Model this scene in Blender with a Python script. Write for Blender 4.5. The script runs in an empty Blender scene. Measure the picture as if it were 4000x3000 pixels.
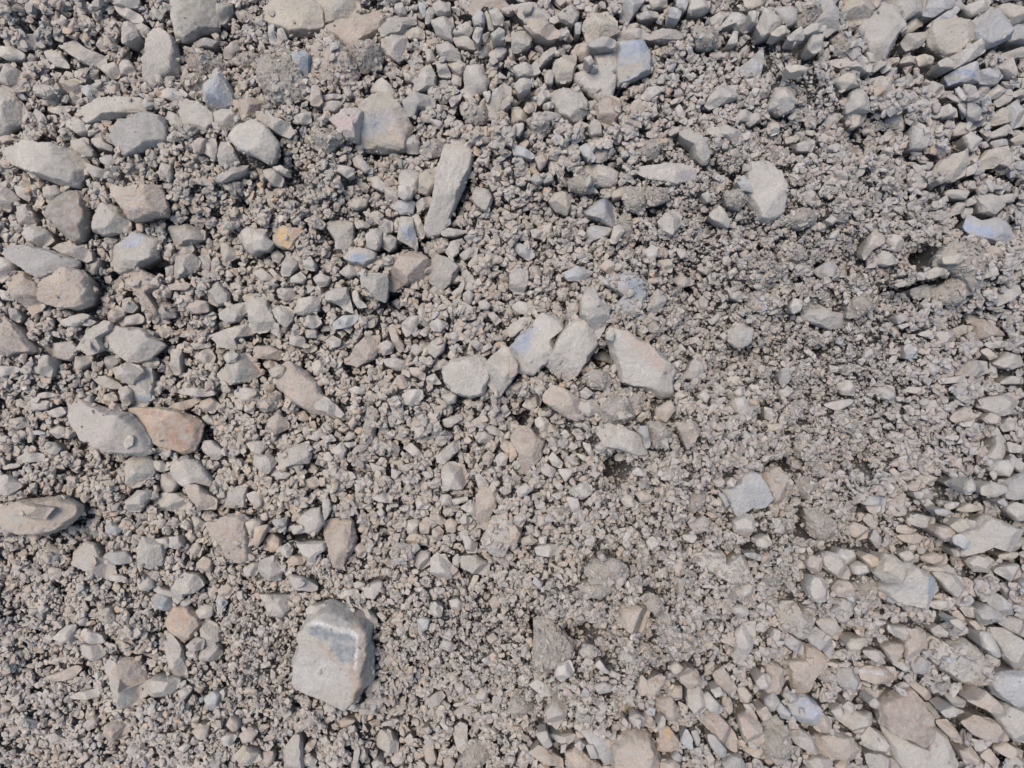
import bpy, bmesh, math, random
import numpy as np

# ------------------------------------------------------------------ camera, sky, sun, exposure
scene = bpy.context.scene
HFOV = math.radians(72)
CAM_Z = 1.0 / math.tan(HFOV / 2)
cam_data = bpy.data.cameras.new("camera")
cam_data.sensor_width = 36
cam_data.angle = HFOV
cam_data.clip_start = 0.02
cam_data.clip_end = 500
cam = bpy.data.objects.new("camera", cam_data)
cam.location = (0, 0, CAM_Z)
scene.collection.objects.link(cam)
scene.camera = cam

SUN_EL, SUN_AZ = math.radians(68), math.radians(-50)      # azimuth clockwise from +Y (top of the picture)
world = bpy.data.worlds.new("World")
scene.world = world
world.use_nodes = True
wn = world.node_tree
sky = wn.nodes.new("ShaderNodeTexSky")
sky.sky_type = 'NISHITA'
sky.sun_disc = False
sky.sun_elevation = SUN_EL
sky.sun_rotation = SUN_AZ
sky.air_density = 1.0
sky.dust_density = 1.2
wn.nodes["Background"].inputs["Strength"].default_value = 0.105
wn.links.new(sky.outputs[0], wn.nodes["Background"].inputs["Color"])
sun_data = bpy.data.lights.new("sun", 'SUN')
sun_data.energy = 1.75
sun_data.angle = math.radians(30)
sun_data.color = (1.0, 0.925, 0.84)
sun = bpy.data.objects.new("sun", sun_data)
sun.rotation_euler = (math.pi / 2 - SUN_EL, 0, math.pi - SUN_AZ)
scene.collection.objects.link(sun)
scene.view_settings.view_transform = 'Standard'
scene.view_settings.look = 'None'
scene.view_settings.gamma = 1
scene.view_settings.exposure = 0.98
scene.cycles.max_bounces = 5
scene.cycles.diffuse_bounces = 2

rng = np.random.default_rng(11)
random.seed(11)

# ------------------------------------------------------------------ helpers
PX = 0.0005                                                # metres per photo pixel on the ground

def at(px, py, z=0.0):
    """point of height z that the photograph shows at pixel px, py (4000 x 3000)"""
    s = (CAM_Z - z) / CAM_Z
    return (np.asarray(px, float) - 2000) * PX * s, (1500 - np.asarray(py, float)) * PX * s

def smooth_up(a, ny, nx):
    """bicubic-like upsampling of a random grid by smoothstep interpolation"""
    h, w = a.shape
    y = np.linspace(0, h - 1.001, ny); x = np.linspace(0, w - 1.001, nx)
    yi = y.astype(int); xi = x.astype(int)
    fy = y - yi; fx = x - xi
    fy = fy * fy * (3 - 2 * fy); fx = fx * fx * (3 - 2 * fx)
    top = a[yi][:, xi] * (1 - fx) + a[yi][:, xi + 1] * fx
    bot = a[yi + 1][:, xi] * (1 - fx) + a[yi + 1][:, xi + 1] * fx
    return top * (1 - fy)[:, None] + bot * fy[:, None]

_lat = rng.random((32, 32, 32)) * 2 - 1
def noise3(p, freq, seed=0):
    q = p * freq + seed * 7.31 + 1000.0
    i = np.floor(q).astype(int); f = q - i
    f = f * f * (3 - 2 * f)
    i &= 31; j = (i + 1) & 31
    r = 0
    for a in (0, 1):
        for b in (0, 1):
            for c in (0, 1):
                w = (f[:, 0] if a else 1 - f[:, 0]) * (f[:, 1] if b else 1 - f[:, 1]) * (f[:, 2] if c else 1 - f[:, 2])
                r = r + w * _lat[(j if a else i)[:, 0], (j if b else i)[:, 1], (j if c else i)[:, 2]]
    return r

def mesh_object(name, verts, faces_flat, loop_total, mat, color=None, smooth=True):
    """faces_flat: loop vertex indices; loop_total: per-face corner counts"""
    me = bpy.data.meshes.new(name)
    me.vertices.add(len(verts))
    me.vertices.foreach_set("co", np.ascontiguousarray(verts, dtype=np.float32).ravel())
    me.loops.add(len(faces_flat))
    me.loops.foreach_set("vertex_index", np.ascontiguousarray(faces_flat, dtype=np.int32))
    lt = np.asarray(loop_total, dtype=np.int32)
    me.polygons.add(len(lt))
    st = np.zeros(len(lt), np.int32); st[1:] = np.cumsum(lt)[:-1]
    me.polygons.foreach_set("loop_start", st)
    me.polygons.foreach_set("loop_total", lt)
    if np.isscalar(smooth):
        sm = np.full(len(lt), bool(smooth))
    else:
        sm = smooth
    me.polygons.foreach_set("use_smooth", sm)
    if color is not None:
        ca = me.color_attributes.new("stone_colour", 'FLOAT_COLOR', 'POINT')
        c4 = np.ones((len(verts), 4), np.float32); c4[:, :3] = color
        ca.data.foreach_set("color", c4.ravel())
    me.update(calc_edges=True)
    me.materials.append(mat)
    o = bpy.data.objects.new(name, me)
    scene.collection.objects.link(o)
    return o

# ------------------------------------------------------------------ materials
def rock_material(name, bump=0.5, speckle=1.0, dust=1.0):
    m = bpy.data.materials.new(name); m.use_nodes = True
    nt = m.node_tree; N = nt.nodes; L = nt.links
    bsdf = N["Principled BSDF"]
    bsdf.inputs["Roughness"].default_value = 0.93
    bsdf.inputs["Specular IOR Level"].default_value = 0.22
    geo = N.new("ShaderNodeNewGeometry")
    att = N.new("ShaderNodeAttribute"); att.attribute_name = "stone_colour"
    def noise(scale, detail, rough=0.6):
        n = N.new("ShaderNodeTexNoise"); n.inputs["Scale"].default_value = scale
        n.inputs["Detail"].default_value = detail; n.inputs["Roughness"].default_value = rough
        L.new(geo.outputs["Position"], n.inputs["Vector"]); return n
    def ramp(src, a, b, va, vb):
        r = N.new("ShaderNodeMapRange"); r.inputs["From Min"].default_value = a; r.inputs["From Max"].default_value = b
        r.inputs["To Min"].default_value = va; r.inputs["To Max"].default_value = vb
        L.new(src, r.inputs["Value"]); return r
    def mul(c, v):
        x = N.new("ShaderNodeVectorMath"); x.operation = 'SCALE'
        L.new(c, x.inputs[0]); L.new(v, x.inputs["Scale"]); return x.outputs[0]
    n1 = noise(28, 5, 0.65); n2 = noise(240, 4, 0.7); n3 = noise(75, 3, 0.6)
    c = mul(att.outputs["Color"], ramp(n1.outputs["Fac"], 0.3, 0.7, 1 - 0.18 * speckle, 1 + 0.15 * speckle).outputs[0])
    c = mul(c, ramp(n2.outputs["Fac"], 0.32, 0.68, 1 - 0.24 * speckle, 1 + 0.18 * speckle).outputs[0])
    # dust of the heap lying on the stones in patches
    mix = N.new("ShaderNodeMix"); mix.data_type = 'RGBA'
    mix.inputs["B"].default_value = (0.378, 0.342, 0.295, 1)
    L.new(c, mix.inputs["A"]); L.new(ramp(n3.outputs["Fac"], 0.38, 0.66, 0.22 * dust, 0.78 * dust).outputs[0], mix.inputs["Factor"])
    L.new(mix.outputs["Result"], bsdf.inputs["Base Color"])
    b1 = N.new("ShaderNodeBump"); b1.inputs["Strength"].default_value = bump; b1.inputs["Distance"].default_value = 0.006
    nb = noise(115, 8, 0.74)
    L.new(nb.outputs["Fac"], b1.inputs["Height"])
    L.new(b1.outputs["Normal"], bsdf.inputs["Normal"])
    return m

MAT_ROCK = rock_material("dusty_rock", 0.75)
MAT_EARTH = rock_material("crumbly_earth", 1.0)
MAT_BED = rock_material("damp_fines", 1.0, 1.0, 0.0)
MAT_GRAVEL = rock_material("dusty_gravel", 0.6)

BASE = dict(w=(.405, .382, .345), g=(.345, .325, .292), y=(.400, .362, .292), k=(.365, .298, .243), b=(.335, .350, .366),
            e=(.275, .272, .268), o=(.42, .315, .225), p=(.39, .36, .335), d=(.20, .19, .165), c=(.330, .298, .255), x=(.37, .345, .31))
BASE = {k: np.array(v) * (1.035, .995, .95) for k, v in BASE.items()}
WORD = dict(w='pale', g='grey', y='yellowish', k='brownish', b='bluish', e='dark grey', o='rusty orange', p='pinkish', d='dark', c='earthy', x='veined')

# ------------------------------------------------------------------ stones read from the photograph
# T x y: origin of a 1000 x 750 px tile, outline points in 1/2.212 px steps; P: points in photo pixels
DATA = """
T 0 0
w6 1480,0 1870,0 1870,230 1720,280 1600,340 1520,330 1490,170 # two-tone block with pale left side and dark mossy right side @ two-tone mossy block
d3 1870,0 2000,0 1990,100 1930,190 1880,190
w6 1290,300 1400,270 1500,350 1520,500 1530,640 1420,680 1310,740 1245,700 1270,480 # tall pale brick shaped stone standing on its end @ tall pale brick shaped stone
w5 665,930 800,880 1000,850 1220,850 1290,910 1230,970 1000,1000 880,1030 760,1050 680,990 # long log shaped grey stone with a shaded underside @ log shaped stone
e6 1020,1060 1250,970 1380,1000 1430,1100 1440,1220 1260,1260 1080,1340 1030,1290 940,1180 # big grey slab-faced stone below the log shaped stone @ big grey slab-faced stone
w6 0,1280 210,1230 450,1250 660,1310 720,1400 690,1500 640,1600 480,1570 330,1510 210,1460 60,1380 # big knobbly loaf shaped block by the left edge @ knobbly loaf shaped block
w6 0,720 70,720 130,840 210,950 190,1030 60,1120 -40,1140 -60,800
w5 1530,870 1600,850 1740,900 1840,990 1850,1070 1790,1150 1700,1120 1590,1080 1540,960 # smooth pale oblong stone touching a small rounded grey one @ smooth pale oblong stone
w4 1840,960 2000,950 2040,1010 2030,1080 1960,1120 1860,1060
b5 1830,600 1870,580 1960,720 1990,800 2000,890 1920,960 1810,970 1780,870 1750,780 # pointed bluish triangular stone with small chips stuck on it @ pointed bluish triangle
k4 2010,850 2100,870 2230,820 2270,900 2250,980 2100,1040 2050,1060 2030,960
w7 1975,1180 2050,1090 2200,1045 2310,1110 2390,1240 2340,1380 2290,1390 2200,1335 2080,1300 # big pale rounded stone with a blunt lower corner @ big pale rounded stone
w4 550,370 650,350 720,410 890,480 900,540 860,580 720,540 650,490 560,430
w3 370,430 520,440 560,520 600,580 480,570 400,500
y3 470,720 640,670 700,700 690,780 680,830 560,780 # flat tan shard with straight edges @ flat tan shard
w3 640,610 690,610 735,680 720,730 705,690 640,660
w3 860,590 990,540 1030,580 1020,660 960,680
w3 1050,520 1110,520 1160,590 1150,640 1040,640
c4 1590,420 1690,400 1820,450 1920,540 1900,600 1800,600 1760,660 1680,600 1600,500
c4 1560,650 1700,640 1810,710 1740,790 1640,790 1560,700
w3 1350,800 1430,760 1560,770 1610,810 1560,850 1500,870 1380,830
g3 1450,960 1530,990 1600,1080 1580,1150 1500,1110 1450,1030
w3 570,1050 640,1000 740,1060 770,1130 700,1170 580,1100
y4 620,1230 710,1190 790,1290 800,1340 720,1350 610,1270
g3 790,1190 880,1190 920,1240 970,1260 950,1300 850,1280 780,1220
k3 1650,1230 1740,1190 1780,1200 1740,1290 1670,1310
w3 1780,1220 1850,1180 1870,1290 1850,1380 1760,1310
w4 1900,1230 1960,1220 2020,1310 2050,1390 1980,1440 1900,1430 1870,1310
g3 1400,1410 1480,1430 1480,1520 1450,1570 1400,1520 1390,1450
w5 -20,540 80,550 200,640 170,700 80,740 -20,700
w3 1040,200 1150,190 1190,260 1200,310 1100,370 1040,350
g3 1150,190 1200,180 1290,240 1280,310 1230,310 1190,250
g2 1300,50 1340,60 1400,140 1370,170 1310,110
w4 960,20 1070,60 1200,120 1240,170 1150,190 1030,120
g4 940,-30 1190,-30 1180,50 1100,60 960,20
w3 -20,390 100,400 200,460 180,500 60,510 -20,470
g3 1930,450 1980,360 2060,330 2070,420 1990,500 1930,490
c3 2010,90 2080,70 2212,150 2200,190 2080,180
c3 2000,520 2110,450 2212,460 2212,590 2130,600 2070,560
e3 1660,360 1800,330 1870,350 1830,400 1700,400
k3 -20,1170 150,1160 120,1210 20,1240
e3 850,1360 960,1340 1010,1400 960,1450 870,1400
g3 720,1400 800,1430 930,1480 900,1530 800,1530
w3 400,930 600,910 600,950 510,990 430,960
g3 1870,1540 2000,1450 2160,1420 2060,1500 1900,1580
b3 690,740 810,730 850,790 850,850 780,860 710,800
g3 840,310 910,330 920,400 870,440 830,390
T 1000 0
y7 80,60 250,-20 420,-20 560,80 575,230 460,280 300,300 170,240 90,170 # big blunt yellow-grey boulder at the top edge @ blunt yellow-grey boulder
y6 520,-20 880,-20 890,100 820,180 700,190 590,180 540,90
k5 600,240 700,190 880,180 1060,80 1090,150 1080,250 1010,290 850,400 780,430 680,310 # brown tilted slab with its lower part deep in shade @ brown tilted slab
g4 1060,240 1190,140 1370,110 1370,200 1290,230 1250,280 1090,300
y3 1260,260 1400,240 1450,260 1450,330 1330,330
c5 790,400 930,350 1040,380 1075,470 1060,570 900,600 850,570 800,480 # round rough earthy lump beside the crusted triangle @ round earthy lump
k6 570,280 660,300 830,520 860,640 840,690 700,720 500,720 430,660 460,540 # large brown triangular stone crusted with grit @ crusted brown triangle
b4 300,450 410,430 460,480 450,560 430,650 380,640 340,570 # blue grey lump at the left of the crusted triangle @ blue grey lump
c6 20,510 150,500 260,510 330,600 420,730 410,800 330,830 150,870 30,700 # big crumbly brown lump full of grit @ big crumbly brown lump
w4 1090,330 1150,320 1220,300 1290,290 1310,380 1280,470 1230,520 1150,480 1090,420
w4 1510,160 1690,130 1710,220 1690,280 1700,360 1640,340 1560,290
g3 1700,270 1820,190 1880,250 1840,310 1720,300
g3 1700,320 1820,310 1910,400 1880,430 1740,400
e3 1470,110 1520,40 1550,110 1500,190 1460,200
g3 1530,20 1670,10 1680,100 1640,120 1560,110 1530,60
g3 1200,30 1260,20 1300,110 1240,130 1200,90
b3 1400,0 1460,0 1470,70 1450,150 1410,80
b3 1870,150 1920,60 1980,140 1970,210 1890,220
g3 2010,80 2070,60 2140,150 2130,210 2050,200
g2 1970,80 2000,90 2060,250 2010,250
k4 1820,80 1900,-20 2150,-20 2150,90 2100,90 1960,70 1900,130
g2 1870,320 1900,230 1960,240 1920,370
y3 1910,430 2010,360 2050,400 2010,480 1930,490
g3 2010,460 2110,400 2170,430 2130,500 2050,530
g3 2030,290 2100,240 2150,260 2140,330 2050,350
g3 1560,380 1650,360 1770,460 1750,510 1620,510 1570,440
g3 1460,430 1510,420 1560,520 1480,540
w4 1360,740 1410,660 1430,590 1500,550 1550,660 1540,740 1440,770 1360,780 # pale boot shaped stone with a small chip on it @ pale boot shaped stone
g3 1270,620 1390,660 1370,710 1290,690
w3 1550,520 1640,540 1680,630 1660,660 1580,650
y4 1650,540 1720,490 1810,560 1810,620 1760,650 1700,610
w5 1820,570 1960,550 1980,640 2010,690 1980,780 1880,810 1810,780 1800,650 # clean pale bluish block shaped like a tooth @ pale tooth shaped block
w3 1690,640 1740,620 1780,660 1770,740 1690,740
e3 1590,710 1640,670 1670,700 1660,750 1600,770
g4 2020,870 2060,780 2140,720 2200,760 2200,820 2130,900 2100,1000 2020,1010 2000,900
w2 1960,800 2020,780 2030,840 2000,880
g3 2130,870 2190,830 2200,900 2130,950 2120,920
y7 890,960 950,880 1080,820 1180,850 1260,940 1340,1090 1290,1200 1270,1280 1080,1290 950,1280 900,1230 880,1080 # large tan boulder with brown stains and dark patches @ large tan boulder
p4 640,1040 750,960 870,930 910,960 880,1110 870,1210 780,1190 700,1110 # pink wedge leaning on the large tan boulder @ pink wedge
w5 1000,740 1090,670 1190,770 1200,830 1100,830 990,790
e4 1270,870 1380,800 1540,830 1530,920 1400,930 1370,990 1310,990
k3 480,740 540,740 570,870 540,910 470,900
g2 570,820 720,810 740,840 600,870
g3 560,890 720,870 740,890 680,960 590,970
k3 720,910 840,885 850,910 740,950
w2 750,760 800,740 830,810 780,850
g5 0,960 100,960 170,1020 270,1060 320,1130 270,1180 150,1130 30,1050
g3 320,1000 400,980 470,960 470,1050 400,1070 340,1040
c4 470,1170 560,1150 700,1130 740,1200 640,1280 620,1320 480,1260
g4 1290,1190 1370,1160 1420,1240 1400,1320 1300,1310
c4 1420,1260 1540,1190 1610,1240 1580,1330 1480,1360 1420,1310
k3 1100,1560 1180,1530 1230,1580 1200,1600 1120,1600
w3 980,1530 1050,1520 1120,1600 1100,1659 1010,1620
g3 820,1350 900,1340 980,1450 940,1490 850,1430
w2 540,1390 620,1350 620,1380 560,1430
g2 140,1440 220,1430 280,1490 250,1500 170,1470
g3 70,1470 160,1460 230,1540 210,1610 130,1590 70,1520
c3 1820,1160 1900,1110 2050,1170 1990,1220 1860,1220
g3 700,1420 830,1450 840,1500 780,1530 700,1480
b3 100,210 155,215 165,330 140,390 110,340
g3 185,250 230,240 270,340 180,380
g3 1660,850 1780,810 1760,860 1690,920
c4 1840,930 1900,900 2000,950 2020,1030 1900,1080 1800,1010
g2 1300,60 1400,30 1390,80 1320,90
T 2000 0
w5 20,40 150,30 300,60 330,160 250,190 140,200 60,130
k4 110,220 170,160 300,200 400,260 390,310 330,330 200,300
w4 0,270 140,260 170,320 150,400 50,440 0,440
g4 380,130 430,100 480,60 550,20 575,70 570,150 520,210 420,180
y6 630,180 700,130 820,90 900,170 910,270 850,300 740,330 660,340 620,230 # angular cream grey block with a peaked top side @ peaked cream block
e3 660,370 780,320 890,340 890,400 760,420 690,410
w6 710,430 860,410 915,460 915,620 890,740 850,860 750,860 650,780 560,700 540,640 650,620 740,600 720,520 # large pale tan boulder with a notch holding small pebbles @ notched tan boulder
b5 900,370 1000,350 1130,350 1180,420 1200,520 1180,620 1050,680 920,730 900,600 920,450 # large blue grey stone tucked against the notched tan boulder @ large blue grey stone
g3 910,270 1060,250 1150,250 1160,330 1000,350 920,340
e3 1080,120 1190,90 1260,100 1250,150 1100,180
g3 1170,280 1250,260 1420,270 1480,330 1440,350 1280,350 1170,330
y4 350,590 380,530 500,470 550,440 550,560 510,690 440,700 390,700 360,650
g3 170,540 250,490 330,410 390,400 350,480 250,570 200,570
w4 20,570 100,550 220,570 240,620 130,660 60,660 20,610 # pale scalloped oval stone lying almost level @ pale scalloped oval
g3 280,650 320,600 365,620 350,720 290,720
g4 20,720 90,680 180,680 150,760 60,800
w3 210,810 260,770 320,780 320,830 240,910 220,890
w5 340,800 400,770 590,780 650,880 640,980 570,1040 530,1050 400,1000 370,910 340,850 # blocky pale stone with a dark hollow under its lower right side @ blocky stone over the hollow
w2 270,890 350,880 360,920 290,960
k3 100,940 130,880 215,880 200,960 140,970
y4 0,930 60,920 130,990 110,1050 0,1060
w3 10,1080 100,1060 100,1110 60,1170 20,1150
c4 130,1040 240,960 330,1030 340,1100 260,1170 200,1160 170,1090
g2 650,880 720,860 740,900 720,960 660,950
k5 730,900 860,820 930,850 940,960 900,1040 830,1090 760,1030 740,960 # brown crusted lump with an orange tinge on its edge @ brown crusted lump
g3 660,1100 700,1020 760,1060 780,1160 680,1170
w2 560,560 640,550 660,600 600,630
w2 620,500 680,480 710,530 670,560
w2 670,560 740,560 740,600 690,610
k4 520,440 560,380 640,370 700,410 680,480 600,520
c4 1090,1230 1230,1210 1280,1270 1250,1350 1160,1370 1090,1320
g4 1450,1150 1530,1110 1640,1180 1710,1330 1690,1400 1650,1410 1590,1350 1570,1250
w4 1100,1440 1330,1415 1550,1415 1580,1500 1580,1540 1410,1590 1200,1540 1080,1480 # long pale slab with a dark purplish right end @ long pale slab
w4 550,1450 700,1420 850,1450 910,1490 900,1560 850,1600 730,1600 700,1530
b3 0,1250 100,1270 200,1340 170,1370 20,1340
b3 580,1270 640,1240 720,1350 700,1400 620,1340
k3 200,1360 320,1310 300,1400 240,1470
b2 940,1310 1000,1300 1010,1350 950,1360
g3 1190,960 1240,890 1260,990 1210,1010
g3 1410,940 1450,900 1500,980 1490,1030 1430,1000
y2 1370,870 1480,830 1490,840 1440,890 1380,900
b3 1360,640 1400,630 1450,690 1420,720 1370,690
b2 1580,690 1640,670 1660,720 1600,740
b4 1930,620 1960,590 2080,500 2170,400 2180,500 2140,670 2080,660 1990,640 # tapering grey shard with a bluish tip pointing up @ upright grey shard
g3 2010,670 2070,660 2130,720 2100,770 2050,740
w4 1680,900 1720,820 1800,740 1950,730 1940,850 1830,890 1720,930
g3 1920,1000 2000,950 2080,970 2050,1040 1950,1050
g3 2020,1060 2080,980 2150,970 2140,1040 2060,1090
g3 1350,1140 1440,1090 1450,1140 1370,1170
w3 1450,1130 1530,1120 1540,1170 1480,1210
w3 1690,1110 1850,1080 2000,1140 1950,1240 1850,1180 1720,1150
w3 1680,180 1830,80 1880,100 1800,220 1720,210
e5 1800,240 1900,110 2000,120 2120,230 2020,270 1950,260 1920,220 # dark grey arrowhead shaped stone @ dark arrowhead shaped stone
c4 1570,240 1720,210 1810,300 1800,370 1700,400 1620,380
g3 1190,-20 1340,-20 1340,50 1220,70
b3 1430,-20 1540,-20 1500,90 1430,50
w4 1550,-20 1720,-20 1700,80 1640,110 1530,100
b3 1360,60 1470,100 1440,170 1360,130
y4 2010,-20 2200,-20 2160,60 2070,80 2020,40
b5 900,-20 1150,-20 1060,110 1010,180 940,130 960,50 # steel blue stone jutting down from the top edge @ steel blue stone
w5 2130,210 2180,80 2230,60 2320,110 2350,200 2270,270 2180,300
g3 1860,380 1920,260 1960,270 1940,380
w2 2050,100 2140,90 2120,190 2080,180
b3 1950,1560 2010,1510 2090,1659 1990,1640
c4 1720,1600 1830,1510 1880,1590 1830,1659 1700,1659
b2 540,200 600,190 590,290 550,290
g2 160,1550 190,1500 260,1500 270,1560 210,1590
w2 290,1500 330,1480 360,1550 270,1580
c4 490,1560 600,1490 710,1540 700,1640 600,1659 500,1620
w3 1180,750 1270,740 1300,780 1200,870 1110,840
T 3000 0
c5 250,90 300,20 440,10 470,90 430,160 350,210 250,200 240,150 # rough yellowish lump lying on a dark disc-like slab @ rough yellowish lump
e5 440,-10 550,-10 600,80 600,240 520,300 450,240 400,200 470,110 # dark slab with a rounded right edge above a deep gap @ dark rounded slab
e4 80,70 240,60 250,180 180,220 130,180
y3 20,290 130,210 200,270 100,310
w3 170,320 280,230 320,290 310,340 200,340
g3 290,270 370,210 510,210 480,260 350,290
g4 350,410 370,310 440,250 480,300 460,430 400,450
c5 560,330 690,260 790,340 790,430 670,470 590,450 590,380
w8 770,240 850,120 920,100 980,30 1100,80 1160,220 1080,370 1020,490 950,520 800,390 # huge angular grey block with a sharp ridge down its middle @ huge ridged grey block
y6 600,-20 1000,-20 930,50 850,170 740,210 690,150 600,80 # big striped yellow-grey stone at the top left of the ridged block @ striped yellow-grey stone
w6 1000,-20 1400,-20 1350,110 1300,100 1160,190 1150,120 1050,70
y4 1160,230 1270,150 1340,130 1340,210 1250,270 1180,290
g4 1160,370 1200,300 1370,270 1360,340 1310,400 1200,430
y7 1400,270 1430,210 1600,140 1720,190 1800,260 1800,330 1640,460 1540,470 1410,380 # big rounded cream boulder with a pale speck near its top @ big rounded cream boulder
w4 1560,500 1700,430 1830,340 1890,380 1880,440 1740,530 1640,580 1550,540 # flat leaf shaped stone under the big rounded cream boulder @ flat leaf shaped stone
b4 1400,200 1620,50 1670,70 1600,150 1480,200 1350,250
w5 1700,50 1760,30 1950,-20 1900,80 1760,140
b5 1400,-20 1620,-20 1600,60 1450,130 1360,120
b6 1760,200 1900,80 2000,100 2090,200 2100,310 1900,400 1820,330 1800,260 # broad bluish boulder behind the big rounded cream boulder @ broad bluish boulder
y5 1990,50 2130,20 2240,80 2250,150 2100,220 1980,100
b5 2100,230 2240,160 2270,360 2100,350
g4 2000,470 2212,400 2240,480 2080,510
g5 2000,550 2130,490 2170,600 2130,670 2070,640
b5 1550,650 1680,580 1790,540 1820,600 1820,700 1700,720 1590,720 # blue stone with pale stripes and a pointed left end @ blue striped stone
b5 1830,610 1980,570 2040,650 1980,720 1850,710
g3 1810,840 1840,720 1900,690 1930,760 1880,810
w4 1900,800 2000,720 2060,780 1990,840 1920,850
g4 1960,870 2060,800 2130,820 2080,890 1990,920
g4 2120,800 2212,750 2240,830 2130,830
y5 1920,1010 2020,940 2100,960 2160,1000 2070,1060 1930,1080 1890,1050
b5 2060,930 2180,850 2200,1010 2190,1080 2110,1100 2090,1020
g4 1920,1150 2080,1070 2110,1110 2060,1170 1950,1190
y4 1600,1120 1660,1060 1790,1080 1810,1100 1700,1160 1620,1170 # spindle shaped yellowish stone @ yellowish spindle stone
w4 1700,1180 1770,1130 1850,1200 1800,1290 1760,1300 1710,1230
w5 1250,1110 1300,1040 1380,1080 1390,1250 1340,1280 1260,1270 1240,1180 # upright pale capsule shaped stone with a brown chip at its shoulder @ pale capsule shaped stone
k2 1370,1040 1400,1000 1430,1080 1400,1150
w6 20,890 80,750 210,740 230,840 220,930 130,970 20,930 # pale domed stone with grit at its right side @ pale domed stone
w5 690,900 720,800 770,750 880,870 880,950 800,960 700,960 # pale stone with a peaked top in the crumbly earth @ pale peaked stone
y4 590,690 680,630 770,650 820,730 750,740 660,770
w4 900,680 1000,650 1060,680 1070,800 1010,820 950,770
w2 1090,790 1130,760 1240,820 1200,850 1140,830
g3 490,1030 560,980 640,980 600,1060 520,1110 480,1080
y3 660,980 800,960 860,990 800,1080 730,1110 700,1040
w4 540,520 810,460 900,540 890,610 790,600 650,580 560,550
y3 150,570 240,560 340,580 330,620 200,620
g2 850,450 890,450 940,530 880,540
g3 890,600 950,530 1030,500 1020,560 920,620
y2 1030,510 1140,490 1130,540 1040,560
g3 1140,550 1180,490 1280,480 1290,540
y3 1290,480 1370,460 1440,480 1420,550 1320,560
g3 1480,530 1560,490 1620,550 1600,590 1500,570
w3 0,1050 50,1030 100,1080 100,1140 30,1170 0,1130
g2 150,1190 250,1170 280,1190 240,1230 160,1240
w3 240,1250 330,1210 410,1240 380,1310 260,1300
g3 1320,780 1420,700 1520,740 1530,780 1480,830 1350,820
w3 1480,930 1560,900 1640,930 1650,1000 1520,1010
y5 1440,1480 1500,1390 1600,1340 1720,1300 1740,1350 1710,1500 1600,1560 1450,1520
d2 1460,1550 1500,1520 1560,1540 1500,1590
w3 1720,1450 1800,1410 1820,1450 1780,1500 1720,1520
y5 1820,1400 1900,1300 2080,1260 2100,1340 1960,1440 1850,1450
g3 1980,1400 2110,1330 2140,1380 2060,1440
g4 2110,1200 2212,1140 2240,1240 2150,1250
g3 560,1470 730,1470 680,1560 640,1560
c3 800,1340 880,1300 940,1380 860,1450
e3 1930,1220 2060,1200 2080,1250 1960,1280
P
w5 1735,560 1760,545 1800,545 1845,605 1840,640 1800,740 1775,800 1730,895 1680,905 1655,890 1690,790 1715,650 # long upright tan slab with split grain @ long upright tan slab
w4 1570,665 1600,650 1635,665 1630,740 1600,778 1565,770 1560,700
y4 1640,680 1700,650 1725,655 1710,720 1670,755 1635,745
w6 2930,640 3000,632 3045,670 3075,745 3060,830 3010,860 2970,850 2940,800 2900,745 2920,700 # large smooth pale stone narrowing downwards @ large smooth pale stone
T 0 750
w4 -20,-80 80,-20 140,60 60,160 -20,150
w4 110,-60 220,-40 260,30 240,80 150,30
w4 360,-40 480,-60 510,10 440,90 390,40
d5 430,140 520,20 650,-10 700,60 740,170 740,240 700,400 620,430 520,340 430,230 # pale stone with a brown weathered right half standing on end @ half brown standing stone
w5 850,120 890,85 1020,140 1100,260 1090,330 900,370 820,340 815,220 # pale kite shaped stone with a dark shadow gap on its right @ pale kite shaped stone
k6 980,-60 1100,-20 1370,-60 1410,110 1400,180 1270,200 1140,240 1080,160 980,30
w5 150,310 340,300 400,340 440,420 330,490 250,440 # pale flat stone with a scaly lower right edge @ pale scaly edged stone
w4 130,110 220,110 300,230 290,290 180,290 150,220
w3 440,480 560,430 760,500 770,580 730,600 540,530 # thin pale bar shaped shard lying flat @ thin pale bar
e6 40,480 200,460 400,500 640,590 640,640 420,720 350,740 200,660 60,560 # wide grey stone buried beneath the thin pale bar @ wide buried grey stone
k7 330,850 420,740 560,660 680,690 730,750 750,860 730,960 650,1000 500,990 370,940 # big round rough boulder near the left edge @ round rough boulder
k6 30,790 120,680 210,700 320,790 370,900 340,1000 240,1040 150,930 # brown and grey split stone left of the round rough boulder @ brown split stone
w4 -20,560 80,580 130,640 50,740 -20,790
w3 -20,840 60,860 120,940 20,930
w6 950,560 1020,460 1090,400 1170,340 1370,410 1330,560 1200,640 1040,690 970,650 # pale bluish faceted stone with a dark hole under its right end @ pale faceted stone
w5 1470,310 1620,280 1750,330 1750,400 1660,430 1520,470 1480,390 # pale smooth saddle shaped stone @ pale saddle shaped stone
w3 1530,510 1640,420 1670,500 1640,530 1530,560
g4 1510,560 1660,540 1710,600 1680,690 1560,740 1490,760
g3 1710,560 1790,530 1820,620 1800,680 1710,650
g2 1830,580 1870,560 1900,620 1870,690 1820,680
w4 2050,370 2140,310 2260,320 2290,370 2280,490 2180,540 2110,480
g3 1900,430 2040,500 2040,560 1940,620 1910,520
k5 1040,690 1170,660 1300,720 1400,780 1380,820 1260,880 1330,970 1340,1050 1250,1000 1170,860 1090,780 # ragged tan lump smothered in small crumbs @ ragged tan lump
k4 1310,600 1400,540 1490,600 1490,650 1340,640
k3 1450,800 1610,780 1630,820 1590,850 1470,840
g4 1790,860 1880,770 1970,880 1960,960 1870,980 1800,950
k3 1610,970 1680,930 1780,950 1790,1030 1680,1050
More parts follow.
